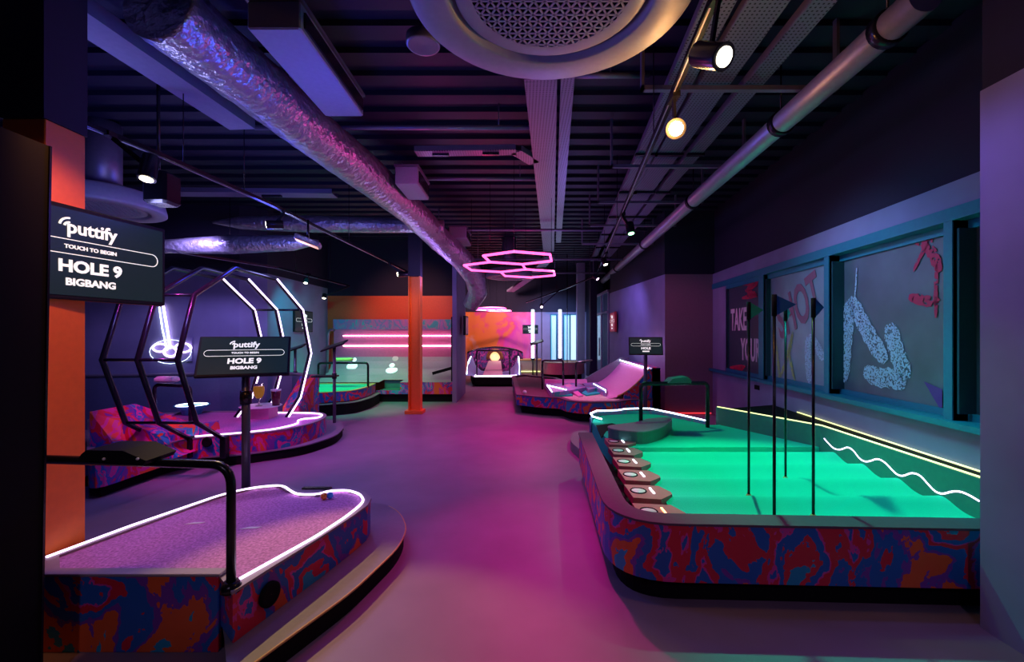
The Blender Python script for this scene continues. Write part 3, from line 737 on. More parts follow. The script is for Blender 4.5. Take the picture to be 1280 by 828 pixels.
MB().box((xr_-.04, yf+.1, .41), (xr_+.0, yb_+.05, 1.76), .004).build('side_frame', M['blackmetal'], t)
MB().tube(fillet([(xl, yf+.7, .45), (xl, yf+.75, 1.50), (xl, yb_+.03, 1.50)], .15, 6, False), .03, 8).build('side_frame', M['galv'], t)
for yy in (420, 432.5):
    z_ = CH-(yy-CY)/F*yb_
    MB().tube([(xl+.22, yb_-.02, z_), (xr_-.1, yb_-.02, z_)], .010, 8).build('light_strip', M['led_pink'], t)
def hole_disc(px_, py_, r, m, nm):
    for i in range(len(prof)-1):
        a, b = prof[i], prof[i+1]
        ya = 418-(b[1]-CH)/b[0]*F; yb2 = 418-(a[1]-CH)/a[0]*F
        if ya <= py_ <= yb2:
            k = (py_-yb2)/(ya-yb2); Y = a[0]+(b[0]-a[0])*k; Z = a[1]+(b[1]-a[1])*k
            sl = math.atan2(b[1]-a[1], b[0]-a[0])
            Mx = Matrix.Translation((X_of(px_, Y), Y, Z)) @ Matrix.Rotation(sl, 4, 'X')
            MB(Mx).lathe([(.001, .006), (r*.85, .006), (r, .003), (r, -.01)], seg=24).build(nm, m, t); return
mint = emis('mint_lit_hole', (.6, 1, .85), 1.0)
for a in ((440, 458, .12), (443, 450, .05), (489.5, 463, .13), (490, 457, .06)): hole_disc(*a, mint, 'lit_hole')
hole_disc(494, 448.6, .07, M['white'], 'ring_hole')
p, q_ = at(541, 467, yf+.3), at(566, 460, yf+.3)
MB().bar((p.x, yf+.3, p.z), (q_.x, yf+.3, q_.z), .10, .06).build('flipper', M['black'], t)
t = thing('golf_hole', 'green turf minigolf platform at the left end of the orange alcove', 'minigolf hole', (-3.6, 8.2, 0))
P = fillet([xy(360, 492.5, .4), xy(384, 492, .4), xy(440, 488.5, .4), xy(459, 484, .4), (-2.94, 8.95), (-2.95, 8.98), (-4.3, 8.98), (-4.3, 7.9)], .15, 4)
platform(t, P, .4, M['graf'], M['green_turf'], .22, .06, M['woodedge'])
S = offs(ccw(P), -.08)
tt = t
MB().prism(S, 0, .19).build('step_riser', M['black'], tt)
MB().prism(offs(ccw(S), -.012), .19, .205).build('step_tread', M['steptop'], tt)
t = thing('handrail', 'black square handrail with a yellow green lit pad in the alcove', 'handrail', (-3.4, 8.6, .4))
a, b = at(398, 454, 8.4), at(460, 454, 8.4)
MB().tube(fillet([(a.x, 8.4, .38), (a.x, 8.4, a.z), (b.x, 8.4, b.z), (b.x, 8.4, .38)], .06, 5, False), .022, 8).build('rail', M['blackmetal'], t)
p = at(430, 451, 8.4); MB().box((p.x-.16, 8.33, p.z-.01), (p.x+.16, 8.47, p.z+.05), .02).build('pad', mat('lime_pad', (.5, .8, .2), .4), t)
# orange steel column
cxx = X_of(519, 7.8)
t = thing('steel_column', 'orange painted steel section column standing on the floor in front of the alcove', 'column', (cxx, 7.8, 0))
MB().box((cxx-.105, 7.72, .05), (cxx-.085, 7.90, 2.42)).box((cxx+.085, 7.72, .05), (cxx+.105, 7.90, 2.42)).box((cxx-.085, 7.80, .05), (cxx+.085, 7.815, 2.42)).build('section', M['orange2'], t)
MB().box((cxx-.16, 7.68, 0), (cxx+.15, 7.95, .06), .004).build('base_plate', M['orange2'], t)
MB().box((cxx-.105, 7.72, 2.42), (cxx+.105, 7.9, 3.6)).build('upper_section', M['dark'], t)

# ================================================================= RAMP GAME IN THE MIDDLE
t = thing('golf_hole', 'long minigolf hole with a pink curved ramp at its right end', 'minigolf hole', (1.0, 8.4, 0))
H3 = .32
P = [xy(646, 494, H3), xy(672, 496.5, H3), xy(699, 498, H3), xy(708, 501, H3), xy(722, 503, H3), xy(738, 503.8, H3), xy(772, 503, H3), xy(786, 500.5, H3), (2.2, 7.3), (2.2, 9.5), (1.1, 9.9), (.9, 10.9), xy(655, 468.5, H3), xy(640, 470.6, H3)]
P = ccw(P)
MB().prism(inset(P, .09), 0, .13).build('plinth', M['black'], t)
MB().ring(P, inset(P, .02), .14, H3-.01).build('side_panel', M['graf'], t)
MB().ring(offs(P, -.008), inset(P, .09), H3-.01, H3+.008).build('rim', M['rimdk'], t)
MB().prism(inset(P, .06), .13, H3-.03).build('deck', mat('brown_grey_turf', (.10, .075, .07), .9), t)
# pale confetti strip at the front
MB().prism([xy(a, b, H3) for a, b in ((700, 494.5), (712, 500), (740, 501), (770, 500.5), (782, 497), (765, 489), (730, 492))], H3-.02, H3-.008).build('front_turf', M['conf'], t)
# pink quarter ramp rising to the right
cs = []
for i in range(13):
    u = i/12; cs.append((1.45+.71*u, H3-.01+.49*u**1.9))
rp = MB()
for i in range(12):
    (xa, za), (xb2, zb) = cs[i], cs[i+1]
    ya0, yb0 = 7.42+(0 if i > 3 else .0), 9.45
    rp.add([(xa, 7.42, za), (xb2, 7.36, zb), (xb2, yb0, zb), (xa, yb0, za)], [(0, 1, 2, 3)], True)
rp.build('curved_ramp', M['pinkpaint'], t)
side = [(1.40, H3-.05)]+[(x, z+.012) for x, z in cs]+[(2.30, .83), (2.30, .0), (2.2, .0), (1.6, .12)]
MB().xprism([(1.72, H3-.05)]+[(x, z+.01) for x, z in cs[5:]]+[(2.34, .84), (2.34, .05), (1.9, .05)], 7.33, 7.37).build('ramp_side', M['graf'], t)
MB().tube([(x, 7.35, z+.02) for x, z in cs[3:]], .014, 6).build('ramp_edge', M['woodedge'], t)
MB().xprism([(1.1, H3)]+[(1.25, .36), (2.16, .90), (2.34, .90), (2.34, .05), (1.1, .05)], 9.45, 9.50).build('ramp_side', M['galv'], t)
MB().box((2.2, 7.33, .0), (2.34, 9.5, .84)).build('ramp_back', M['graf'], t)
MB().tube([(2.15, 7.4, .82), (2.15, 9.45, .84)], .014, 8).build('light_strip', M['led_blue'], t)
# pink roller, wedges, bridge
p = at(681, 475, 9.1); q_ = at(733, 475, 9.1)
MB().tube([(p.x, 9.1, H3+.02), (q_.x, 9.1, H3+.02)], .13, 20).build('roller', M['pinkpaint'], t)
def wedge(pts, z1, m, nm, lo=H3-.02): MB().prism([xy(a, b, z1) for a, b in pts], lo, z1).build(nm, m, t)
wedge([(681, 479), (689, 491), (708, 489), (733, 484), (720, 478)], .40, M['graf_pale'], 'bumper')
wedge([(728, 479), (745, 478), (759, 486), (757, 490), (745, 485), (735, 487)], .40, M['graf_pale'], 'bumper')
wedge([(690, 491), (694, 495), (716, 494), (708, 487)], .335, M['green_turf'], 'green_patch')
wedge([(727, 491), (733, 494), (755, 491), (745, 487), (732, 488)], .335, M['green_turf'], 'green_patch')
b0 = [az(705, 481, .42), az(712, 480, .42), az(729, 494.5, .33), az(723, 495.5, .33)]
MB().add([*b0, *[v-Vector((0, 0, .04)) for v in b0]], [(0, 1, 2, 3), (7, 6, 5, 4), (0, 3, 7, 4), (1, 5, 6, 2), (0, 4, 5, 1), (3, 2, 6, 7)]).build('bridge', M['pinkpaint'], t)
for pp in (((690, 490), (684, 482), (708, 487.5)), ((742, 480), (757, 488), (757, 490.5))):
    MB().tube([az(a, b, .405) for a, b in pp], .008, 6).build('light_strip', M['led_blue'], t)
p = az(656, 492, H3+.02); o = MB().ball((0, 0, 0), .035, 16).build('golf_ball', M['ball_w']); o.location = (p.x, p.y+.05, H3+.008+.03); tag(o, 'white ball at the near left corner of the ramp hole', 'ball')
def nrail(label, xa, xb, ya, zt_, Y, zb, tablet=None):
    a, b = X_of(xa, Y), X_of(xb, Y)
    t = thing('handrail', label, 'handrail', (a, Y, zb))
    MB().tube(fillet([(a, Y, zb), (a, Y, zt_), (b, Y, zt_), (b, Y, zb if tablet != 'open' else zt_)], .05, 5, False), .02, 8).build('rail', M['blackmetal'], t)
    if tablet == 'open':
        MB(Matrix.Translation((b, Y, zt_+.02)) @ Matrix.Rotation(-.15, 4, 'Y')).box((-.16, -.1, -.01), (.12, .1, .02), .006).build('tray', M['blackmetal'], t)
    return t
nrail('black handrail of two legs on the pink roller', 678, 704, 0, CH-(451-CY)/F*8.6, 8.6, H3)
nrail('short black handrail with a tray beside the pink ramp', 720, 732, 0, CH-(453-CY)/F*8.4, 8.4, H3, 'open')

# ================================================================= FAR END GAMES
YF = 11.9
t = thing('golf_hole', 'far minigolf hole with a curved mesh fence, glowing arch and blue white banks', 'minigolf hole', (-.7, 12, 0))
P = fillet([(X_of(591, 11.7), 11.7), (X_of(646, 11.7), 11.7), (X_of(651, 12.2), 13.2), (X_of(583, 12.2), 13.2)], .12, 4)
platform(t, P, .26, M['black'], M['purple_turf'], .06, .05)
MB().tube([(X_of(593, 11.75), 12.15, .275), (X_of(593, 11.75), 11.76, .275), (X_of(645, 11.75), 11.76, .275), (X_of(645, 11.75), 12.15, .275)], .018, 8).build('light_strip', M['led'], t)
# banks
for s_ in (-1, 1):
    xc = X_of(617, 12.4)
    prof2 = [(.20, .27), (.42, .30), (.58, .42), (.68, .62), (.72, .62), (.78, .27)]
    mb = MB()
    n = len(prof2)
    for k, (yy, sc2) in enumerate(((12.05, .0), (12.35, .6), (12.9, 1.0), (13.15, 1.0))):
        mb.v += [Vector((xc+s_*x, yy, .26+(z-.26)*sc2*1.3)) for x, z in prof2]
    for k in range(3):
        for i in range(n-1): mb.f.append([k*n+i, k*n+i+1, k*n+n+i+1, k*n+n+i])
    mb.build('bank', mat('pale_blue_bank', (.35, .5, .8), .35), t, True)
    MB().tube([(xc+s_*.72, 12.1, .3), (xc+s_*.72, 12.5, .62), (xc+s_*.70, 12.95, .74)], .016, 6).build('light_strip', M['led_blue'], t)
mb = MB(); mb.add([(xc-.28, 11.95, .265), (xc+.28, 11.95, .265), (xc+.18, 12.95, .62), (xc-.18, 12.95, .62), (xc-.28, 11.95, .255), (xc+.28, 11.95, .255), (xc+.18, 12.95, .25), (xc-.18, 12.95, .25)], [(0, 1, 2, 3), (7, 6, 5, 4), (0, 3, 7, 4), (1, 5, 6, 2), (2, 6, 7, 3)]).build('runway', mat('cream_runway', (.8, .6, .6), .5), t)
ar = [(xc+.21*math.cos(PI*i/12), .66+.27*math.sin(PI*i/12)) for i in range(13)]
am = MB().tube([(x, 13.0, z) for x, z in ar], .055, 10); am.build('arch', mat('gold_brown_arch', (.3, .12, .03), .4), t)
MB(Matrix.Translation((xc, 13.03, .74)) @ Matrix.Rotation(PI/2, 4, 'X')).lathe([(.001, 0), (.14, 0), (.15, -.02)], seg=24).build('glowing_disc', emis('warm_disc', (1, .55, .2), 1.5), t)
fn = MB(); FP = [(xc+.86*math.sin(a), 13.35-.35*(1-math.cos(a))) for a in [(-1.25+i*.156) for i in range(17)]]
fn.band(FP, .2, [.84+.16*math.cos(i/16*PI-PI/2) for i in range(17)], .03)
fn.build('curved_fence', splash('scale_mesh_panel', [(0, (.02, .01, .05)), (.45, (.15, .02, .2)), (.5, (.45, .05, .3)), (.55, (.05, .03, .15)), (.6, (.1, .08, .3))], 9, .3), t)
MB().tube([(x, y-.0, .85+.16*math.cos(i/16*PI-PI/2)) for i, (x, y) in enumerate(FP)], .022, 6).build('fence_rail', M['blackmetal'], t)
nrail('black handrail in front of the glowing arch', 596, 637, 0, .95, 12.05, .26)
t = thing('golf_hole', 'round far minigolf platform under the glass windows', 'minigolf hole', (1.2, 12.4, 0))
P = circ(X_of(703, 12.4), 12.5, .62, 32)
platform(t, P, .62, mat('salmon_panel', (.7, .3, .25), .5), M['conf'], .3, .05, M['woodedge'])
t = thing('counter', 'low pale yellow lit counter by the pink mural', 'counter', (.3, 13, 0))
MB().box((-.05, 13, .12), (.62, 13.5, .62)).build('body', mat('pale_green_counter', (.5, .55, .35), .5), t)
MB().box((-.07, 12.97, .62), (.64, 13.5, .66), .005).build('counter_top', M['woodedge'], t)
MB().box((-.0, 13.05, 0), (.6, 13.45, .12)).build('plinth', M['black'], t)
MB().tube([(-.05, 12.985, .30), (.62, 12.985, .30)], .012, 6).build('light_strip', M['led_yel'], t)
for i, (pxx, lab) in enumerate(((666, 'vertical white light tube before the pink mural'), (700, 'vertical white light tube in front of the blue windows'))):
    x = X_of(pxx, 12.9)
    t = thing('light_tube', lab, 'light', (x, 12.9, .6))
    MB().tube([(x, 12.9, .68), (x, 12.9, 2.12)], .045, 10).build('tube', M['led_blue'], t)
    MB().lathe([(.05, 0), (.06, 0), (.06, .06), (.05, .06)], (x, 12.9, .64), 16).build('end_cap', M['blackmetal'], t)
    MB().tube([(x, 12.9, 0), (x, 12.9, .66)], .02, 8).build('stand', M['blackmetal'], t)
for i, (pxx, Y) in enumerate(((677, 12.2), (709, 12.0))):
    x = X_of(pxx, Y); o = MB().tube([(x, Y, 0 if i == 0 else .6), (x, Y, 3.6)], .012, 6).build('drop_pole', M['blackmetal'])
    tag(o, ('thin black drop pole rising from the far tablet stand', 'thin black drop pole above the round platform')[i], 'pole')

# ================================================================= RIGHT GREEN HOLE
t = thing('golf_hole', 'large green rippled minigolf hole with graffiti wrapped front on the right', 'minigolf hole', (1.6, 3.4, 0))
HR, HG = .43, .33
out = fillet([(2.79, 2.18), (.47, 2.27), (.585, 4.35), (.87, 5.45), (.95, 5.78), (1.4, 5.92), (1.85, 5.90), (2.22, 5.2), (2.36, 5.25), (2.88, 4.17), (2.86, 3.9)], [0, .36, 0, .1, .2, .2, .2, 0, 0, 0, 0], 8)
oc = ccw(out)
MB().prism(inset(oc, .07), 0, .125).build('plinth', M['black'], t)
front = [p for p in out if p[1] < 4.4]
i0 = out.index(min(out, key=lambda p: abs(p[0]-2.79)+abs(p[1]-2.18)))
fl = out[:]                       # right-front -> corner -> left side
k = next(i for i, p in enumerate(fl) if p[1] >= 4.3)
FL = fl[:k+1]
MB().band(FL, .125, HR-.012, -.02).build('side_panel', M['graf'], t)
cap = MB(); A = offs(FL, .008, False); B = offs(FL, -.125, False)
n = len(FL); cap.v = [Vector((*p, z)) for L in (A, B) for z in (HR-.012, HR) for p in L]
for i in range(n-1):
    cap.f += [[n+i, n+i+1, 3*n+i+1, 3*n+i], [i, n+i, n+i+1, i+1][::-1], [2*n+i, 2*n+i+1, 3*n+i+1, 3*n+i][::-1], [i, i+1, 2*n+i+1, 2*n+i][::-1]]
cap.f += [[0, n, 3*n, 2*n], [n-1, 3*n-1, 4*n-1, 2*n-1]]
cap.build('rim', M['rimdk'], t)
MB().band(B, .10, HR-.012, .02).build('rim_inner_face', M['black'], t)
BK = fl[k:k+40]
BK = [p for p in out if p[1] >= 4.35 and p[0] < 2.3]
MB().band(BK, .125, HG+.04, -.02).build('back_side_panel', M['graf_pale'], t)
# back turf
bt = [(.89, 4.15)]+[(x+.03, y-.02) for x, y in BK if y > 4.6]+[(2.38, 5.2), (2.84, 4.17)]
MB().prism(bt, .12, HG).build('back_turf', M['green_turf'], t)
ledp = [az(a, b, .375) for a, b in ((752, 524), (741, 521), (738, 517), (746, 513.8), (758, 513.5), (772, 513), (782, 511.3), (798, 510.8), (813, 511), (843, 517), (882, 526))]
MB().tube(ledp, .009, 8).build('light_strip', M['led_blue'], t)
# rippled turf
Y0, Y1, NY, NX = 2.38, 4.16, 90, 24
XL = lambda Y: .93+.04*(Y-2.6); XR = lambda Y: 2.84-.03*(4.2-Y)
per = .36
def zw(Y):  # height of the rippled turf
    ph = ((Y-2.30)/per) % 1.0
    return HG-.045+.05*(.5-.5*math.cos(2*PI*(ph**1.5)))
mb = MB()
for j in range(NY+1):
    Y = Y0+(Y1-Y0)*j/NY
    for i in range(NX+1):
        mb.v.append(Vector((XL(Y)+(XR(Y)-XL(Y))*i/NX, Y, zw(Y))))
for j in range(NY):
    for i in range(NX):
        a = j*(NX+1)+i; mb.f.append([a, a+1, a+NX+2, a+NX+1])
mb.build('rippled_turf', M['green_turf'], t, True)
# lit score tabs down the left edge
for i in range(6):
    Y = 2.60+.34*i; X = .765+.031*i*1.0
    zt_ = .352
    tp = MB().prism([(X-.07, Y-.12), (X+.10, Y-.15), (X+.20, Y-.06), (X+.205, Y-.02), (X+.16, Y+.10), (X-.07, Y+.13)], zt_-.05, zt_).build('score_tab', mat('red_lit_tab', (.48, .14, .15), .5) if i == 0 else bpy.data.materials['red_lit_tab'], t)  # tab colour carries the red-orange hue of light falling on it
    MB(Matrix.Translation((X-.005, Y+.0, zt_+.001))).lathe([(.001, .002), (.045, .002), (.046, 0)], seg=24).build('score_target', M['white'], tp)
    MB(Matrix.Translation((X-.005, Y+.0, zt_+.002))).tube([(.05*math.cos(a*PI/12), .05*math.sin(a*PI/12), 0) for a in range(24)], .005, 5, True).build('target_ring', M['black'], tp)
    MB().box((X+.08, Y-.05, zt_), (X+.091, Y+.05, zt_+.005)).build('slot_light', M['led_warm'] if i == 0 else M['led_blue'], tp)
MB().prism([(.60, 2.42), (.72, 2.42), (.88, 4.2), (.73, 4.2)], .13, .16).build('ball_channel', M['black'], t)
# raised half round block
blk = fillet([xy(757.5, 533, .45), xy(765, 541, .42), xy(805, 545, .42), xy(828, 536, .44), xy(842, 521.5, .45), xy(806, 524.5, .45), xy(800, 528, .45)], .12, 4)
MB().prism(blk, HG-.02, .445).build('raised_block', M['green_dark'], t)
MB().prism(offs(ccw(blk), -.006), .445, .455).build('block_cap', M['rim'], t)
MB().prism([xy(745, 529, .36), xy(752, 544, .36), xy(758, 536, .36), xy(778, 530, .36), xy(765, 526.5, .36)], HG-.01, HG+.004).build('cup_opening', M['black'], t)
# side board with the wavy light
bd = [(2.36, 5.25), (2.87, 4.17), (2.77, 2.25)]
MB().band(bd, HG-.1, .53, -.03).build('side_board', M['green_dark'], t)
MB().tube([(x-.004, y, .533) for x, y in bd], .0075, 8).build('edge_light', M['led_yel'], t)
wv = [(615, 283), (635, 305), (655, 325), (682, 329), (710, 315), (735, 332), (755, 362), (778, 377), (803, 373), (830, 362), (860, 378), (885, 405), (910, 430), (935, 434), (965, 419), (1000, 428), (1030, 462), (1060, 495), (1090, 507), (1130, 494), (1165, 495), (1200, 510), (1240, 534)]
wp = []
for a, b in wv:
    px_, py_ = 840+a/3.2, 460+b/3.2
    k_ = (px_-CX)/F; Y = 2.638/(k_-.0521); wp.append((2.638+.0521*Y-.012, Y, CH-(py_-CY)/F*Y))
wp = fillet(wp, .1, 3, False)
MB().tube(wp, .007, 8).build('wavy_light', M['led'], t)
o = MB().prism([(2.40, 5.28), (2.91, 4.18), (2.81, 2.2), (rw(2.2, -.005), 2.2), (rw(5.6, -.005), 5.6)], 0, .5).build('ledge', M['black']); tag(o, 'dark ledge filling the gap between the green hole and the window wall', 'ledge')
o = MB().tube([(rw(5.0, -.02), 5.0, .515), (rw(2.3, -.02), 2.3, .515)], .006, 6).build('edge_light', M['led_yel']); tag(o, 'thin yellow light line along the foot of the window wall', 'light strip')
o = MB().prism(fillet([(.60, 5.3), (.70, 4.75), (.84, 5.42), (.93, 5.9), (.70, 5.85)], .15, 5), 0, .11).build('step', M['steptop']); tag(o, 'small grey rounded step at the back left of the green hole', 'step')
a = at(801, 480, 4.82)
t = thing('handrail', 'black tube handrail with a dark padded rest at the back of the green hole', 'handrail', (a.x, 4.82, .45))
b = at(884.5, 479, 5.05)
MB().tube(fillet([(a.x, 4.82, .44), (a.x, 4.82, a.z), (b.x, 5.05, b.z), (b.x, 5.05, HG)], .06, 6, False), .022, 12).build('rail', M['blackmetal'], t)
p = at(847, 475, 4.93)
MB().xprism([(p.x-.13, p.z-.03), (p.x-.08, p.z+.02), (p.x+.08, p.z+.04), (p.x+.13, p.z), (p.x+.12, p.z-.03)], 4.85, 5.02).build('rest', M['green_dark'], t)
# flags
fm = {'teal': mat('teal_flag', (.02, .35, .32), .6), 'blue': mat('blue_flag', (.02, .22, .6), .6)}
for (x, Y, c, fw, rz, lab) in ((1.56, 3.0, 'teal', .10, 0, 'flagstick with a teal flag, furthest left of the four on the green hole'),
                   (1.41, 2.44, 'blue', .12, 0, 'flagstick with a blue flag standing just behind the front rim of the green hole'),
                   (2.04, 3.38, 'teal', .075, .6, 'thin pale lit flagstick, furthest back on the green hole'),
                   (1.78, 2.67, 'blue', .085, .3, 'flagstick with a blue flag, furthest right of the four on the green hole')):
    zb = zw(Y)
    t = thing('flagstick', lab, 'flag', (x, Y, zb), 'flags on the green hole')
    MB().tube([(x, Y, zb), (x, Y, 1.52)], .0085, 12).build('pole', M['blackmetal'], t)
    MB().tube([(x, Y, 1.50), (x, Y, 1.62)], .013, 12).build('sleeve', M['black'], t)
    MB().lathe([(.001, .022), (.012, .022), (.02, .008), (.024, 0), (.001, 0)], (x, Y, zb+.0), 16).build('foot', M['woodedge'], t)
    c_, s_ = math.cos(rz), math.sin(rz)
    w_ = .003
    MB().add([(x+.012, Y-w_, 1.615), (x+.012, Y-w_, 1.505), (x+fw*c_, Y+fw*s_-w_, 1.565), (x+.012, Y+w_, 1.615), (x+.012, Y+w_, 1.505), (x+fw*c_, Y+fw*s_+w_, 1.565)], [(0, 1, 2), (5, 4, 3), (0, 3, 4, 1), (1, 4, 5, 2), (2, 5, 3, 0)]).build('flag', fm[c], t)

# ================================================================= WRITING AND SPRAY ON THE WINDOWS
def gY(px_, wi): return (2.75+GD[wi]-.006)/((px_-CX)/F-.084)
def gp(px_, py_, wi=2):
    Y = gY(px_, wi); return Vector((rw(Y, GD[wi]-.006), Y, CH-(py_-CY)/F*Y))
u = Vector((-.084, -1, 0)).normalized(); nrm = u.cross(Vector((0, 0, 1)))
def wtext(s, px_, py_, size, m, wi, bold, rot=0, sx=1):
    p = gp(px_, py_, wi)
    R4 = Matrix(((u.x, 0, nrm.x, p.x), (u.y, 0, nrm.y, p.y), (0, 1, 0, p.z), (0, 0, 0, 1))) @ Matrix.Rotation(rot, 4, 'Z')
    return text(s, size, m, 'lettering', winobj[wi], R4, bold, .001, 0, sx)
def speck(name, col, dens=.5, scale=60, es=0):
    m = mat(name, col, .7); nt = m.node_tree; b = nt.nodes['Principled BSDF']
    nz = nt.nodes.new('ShaderNodeTexNoise'); nz.inputs['Scale'].default_value = scale; nz.inputs['Detail'].default_value = 2
    tc = nt.nodes.new('ShaderNodeTexCoord'); nt.links.new(tc.outputs['Object'], nz.inputs['Vector'])
    gt = nt.nodes.new('ShaderNodeMath'); gt.operation = 'GREATER_THAN'; gt.inputs[1].default_value = dens
    nt.links.new(nz.outputs['Fac'], gt.inputs[0]); nt.links.new(gt.outputs[0], b.inputs['Alpha'])
    return m
ink_w = mat('white_print', (.75, .72, .8), .6); ink_p = mat('dull_pink_print', (.30, .13, .20), .6)
sp_w = speck('pale_spray', (.50, .72, .85), .45, 60); sp_y = speck('yellow_spray', (.45, .6, .18), .46, 60); sp_r = speck('red_spray', (.60, .03, .09), .40, 30)
wtext('TAKE', 923, 401, .46, ink_w, 0, .014, 0, .52)
wtext('YOUR', 937.5, 439, .44, ink_w, 0, .013, 0, .52)
wtext('SHOT', 996, 387, .66, ink_p, 1, .016, math.radians(20), .56)
def stroke(pts, wd, m, wi, off=.0):
    P0 = [gp(a, b, wi)+nrm*off for a, b in pts]; mb = MB(); P = []
    for i in range(len(P0)-1):
        for k in range(5): P.append(P0[i].lerp(P0[i+1], k/5))
    P.append(P0[-1]); n = len(P)
    for i, p in enumerate(P):
        d_ = (P[min(i+1, n-1)]-P[max(i-1, 0)]).normalized(); s_ = d_.cross(nrm).normalized()*wd/2*(1+.12*math.sin(i*2.3))*min(1, .45+.3*min(i, n-1-i))
        mb.v += [p-s_, p+s_]
    mb.f = [[2*i, 2*i+1, 2*i+3, 2*i+2] for i in range(n-1)]
    return mb.build('spray_stroke', m, winobj[wi])
def cr7(L): return [(900+a/4, 280+b/4) for a, b in L]
for L in ([(615, 790), (625, 680), (635, 560), (645, 450), (655, 380)], [(650, 370), (700, 470), (760, 580), (830, 690)], [(845, 500), (870, 590), (900, 690), (935, 780)], [(720, 735), (790, 770), (860, 770), (930, 800)]):
    stroke(cr7(L), .17, sp_w, 2, .002)
stroke(cr7([(685, 220), (682, 290), (675, 370)]), .02, sp_w, 2, .003)
for L in ([(955, 60), (1020, 90), (1070, 160), (1100, 240)], [(1100, 45), (1030, 110), (965, 240)], [(945, 365), (1020, 385), (1100, 390)], [(1085, 200), (1080, 330), (1080, 470)]):
    stroke(cr7(L), .085 if L[0][0] < 1080 else .035, sp_r, 2, .002)
for L in ([(275, 560), (290, 680), (300, 790)], [(300, 770), (330, 690), (365, 540)], [(365, 540), (345, 650), (375, 790)], [(290, 790), (380, 800)]):
    stroke(cr7(L), .055, sp_y, 1, .003)
for L in ([(440, 560), (440, 680), (450, 800)], [(445, 560), (490, 620), (520, 680)]):
    stroke(cr7(L), .12, sp_w, 1, .002)
for L in ([(100, 300), (190, 297), (130, 335), (185, 355), (110, 372)], [(50, 720), (125, 715), (55, 750), (125, 758), (50, 795)]):
    stroke(cr7(L), .07, sp_r, 0, .002)
a, b, c = gp(1155, 477), gp(1178, 487), gp(1178, 516)
MB().add([a+nrm*.002, b+nrm*.002, c+nrm*.002], [(0, 1, 2)]).build('painted_triangle', mat('purple_print', (.16, .06, .28), .6), winobj[2])
o = MB().box((rw(6.0)-.012, 5.97, .64), (rw(6.0)+.01, 6.09, .70)).build('wall_socket', M['black']); tag(o, 'small black socket on the plaster under the windows', 'socket')

# ================================================================= CEILING SERVICES
def diffuser(x, y, z, label):
    t = thing('ceiling_diffuser', label, 'ceiling diffuser', (x, y, z))
    MB().lathe([(.375, .10), (.385, .005), (.40, 0), (.52, .0), (.53, .008), (.53, .03), (.50, .16), (.40, .2)], (x, y, z), 72).build('outer_ring', M['grille'], t)
    MB().lathe([(.301, .018), (.35, .012), (.362, .018), (.362, .08), (.30, .09)], (x, y, z), 72).build('inner_disc', M['grille'], t)
    MB().lathe([(.001, .06), (.37, .07)], (x, y, z), 48).build('backing', M['black'], t)
    g = MB(); R = .315; s_ = .036
    for a in (0, PI/3, 2*PI/3):
        dx, dy = math.cos(a), math.sin(a)
        k = int(R/s_)
        for i in range(-k, k+1):
            o_ = i*s_; L = math.sqrt(R*R-o_*o_)
            c0 = (x-dy*o_, y+dx*o_)
            g.bar((c0[0]-dx*L, c0[1]-dy*L, z+.02), (c0[0]+dx*L, c0[1]+dy*L, z+.02), .0075, .004)
    g.build('grille', M['grille'], t)
    MB().tube([(x, y, z+.12), (x, y, 3.58)], .16, 20).build('duct_neck', M['galv'], t)
diffuser(.115, 1.64, 2.65, 'huge round white ceiling diffuser with triangular mesh at the top of the photo')
diffuser(-4.32, 4.55, 2.68, 'round ceiling diffuser behind the wall screen at the left')
diffuser(-.25, 10.0, 2.68, 'round ceiling diffuser beyond the pink hexagon light')
t = thing('ceiling_speaker', 'small round ceiling speaker left of the huge diffuser', 'speaker', (-.5, 2.36, 2.95))
p = az(529, 58, 2.95)
MB().lathe([(.001, .006), (.075, .0), (.085, .0), (.09, .006), (.09, .05), (.001, .1)], p, 36).build('body', M['galv'], t)
MB().tube([(p.x, p.y, 3.0), (p.x, p.y, 3.6)], .006, 6).build('hanger', M['blackmetal'], t)
# lagged ducts
def duct(pts, label, name='lagged_duct'):
    P = [Vector(p[:3]) for p in pts]; r = [p[3] for p in pts]
    Q = []; R = []
    for i in range(len(P)-1):
        for k in range(8):
            Q.append(P[i].lerp(P[i+1], k/8)); R.append((r[i]+(r[i+1]-r[i])*k/8)*(1+random.uniform(-.02, .02)))
    Q.append(P[-1]); R.append(r[-1])
    o = MB().tube(Q, R, 28).build(name, M['foil']); tag(o, label, 'duct'); return o
dz = 3.25
dp = []
for a, b, z, r in ((196, 2, 3.28, .22), (250, 49, 3.26, .21), (325, 110, 3.24, .21), (400, 172, 3.22, .21), (460, 219, 3.2, .21), (512, 262, 3.15, .20)):
    v = az(a, b, z); dp.append((*v, r))
for a, b, Y, r in ((550, 300, 7.5, .20), (578, 325, 8.1, .20), (594, 348, 8.5, .19), (597, 366, 8.7, .18), (588, 382, 8.9, .16)):
    v = at(a, b, Y); dp.append((*v, r))
duct(dp, 'long crinkled silver lagged duct running down the left of the ceiling')
v = dp[0]; o = MB().tube([(v[0]-.02, v[1]-.15, v[2]), (v[0]-.02, v[1]-.15, v[2]), (v[0]-.1, v[1]-.42, 3.3)], .27, 28).build('duct_collar', M['foil']); tag(o, 'dark bulging end of the silver duct at the top left', 'duct')
a, b = at(266, 278, 6.7), at(555, 283, 7.0)
duct([(*a, .02), (*a.lerp(b, .12), .10), (*a.lerp(b, .4), .13), (*a.lerp(b, .7), .12), (*b, .10)], 'silver lagged cross duct tapering to the left')
a, b = at(180, 309, 6.0), at(398, 303, 6.2)
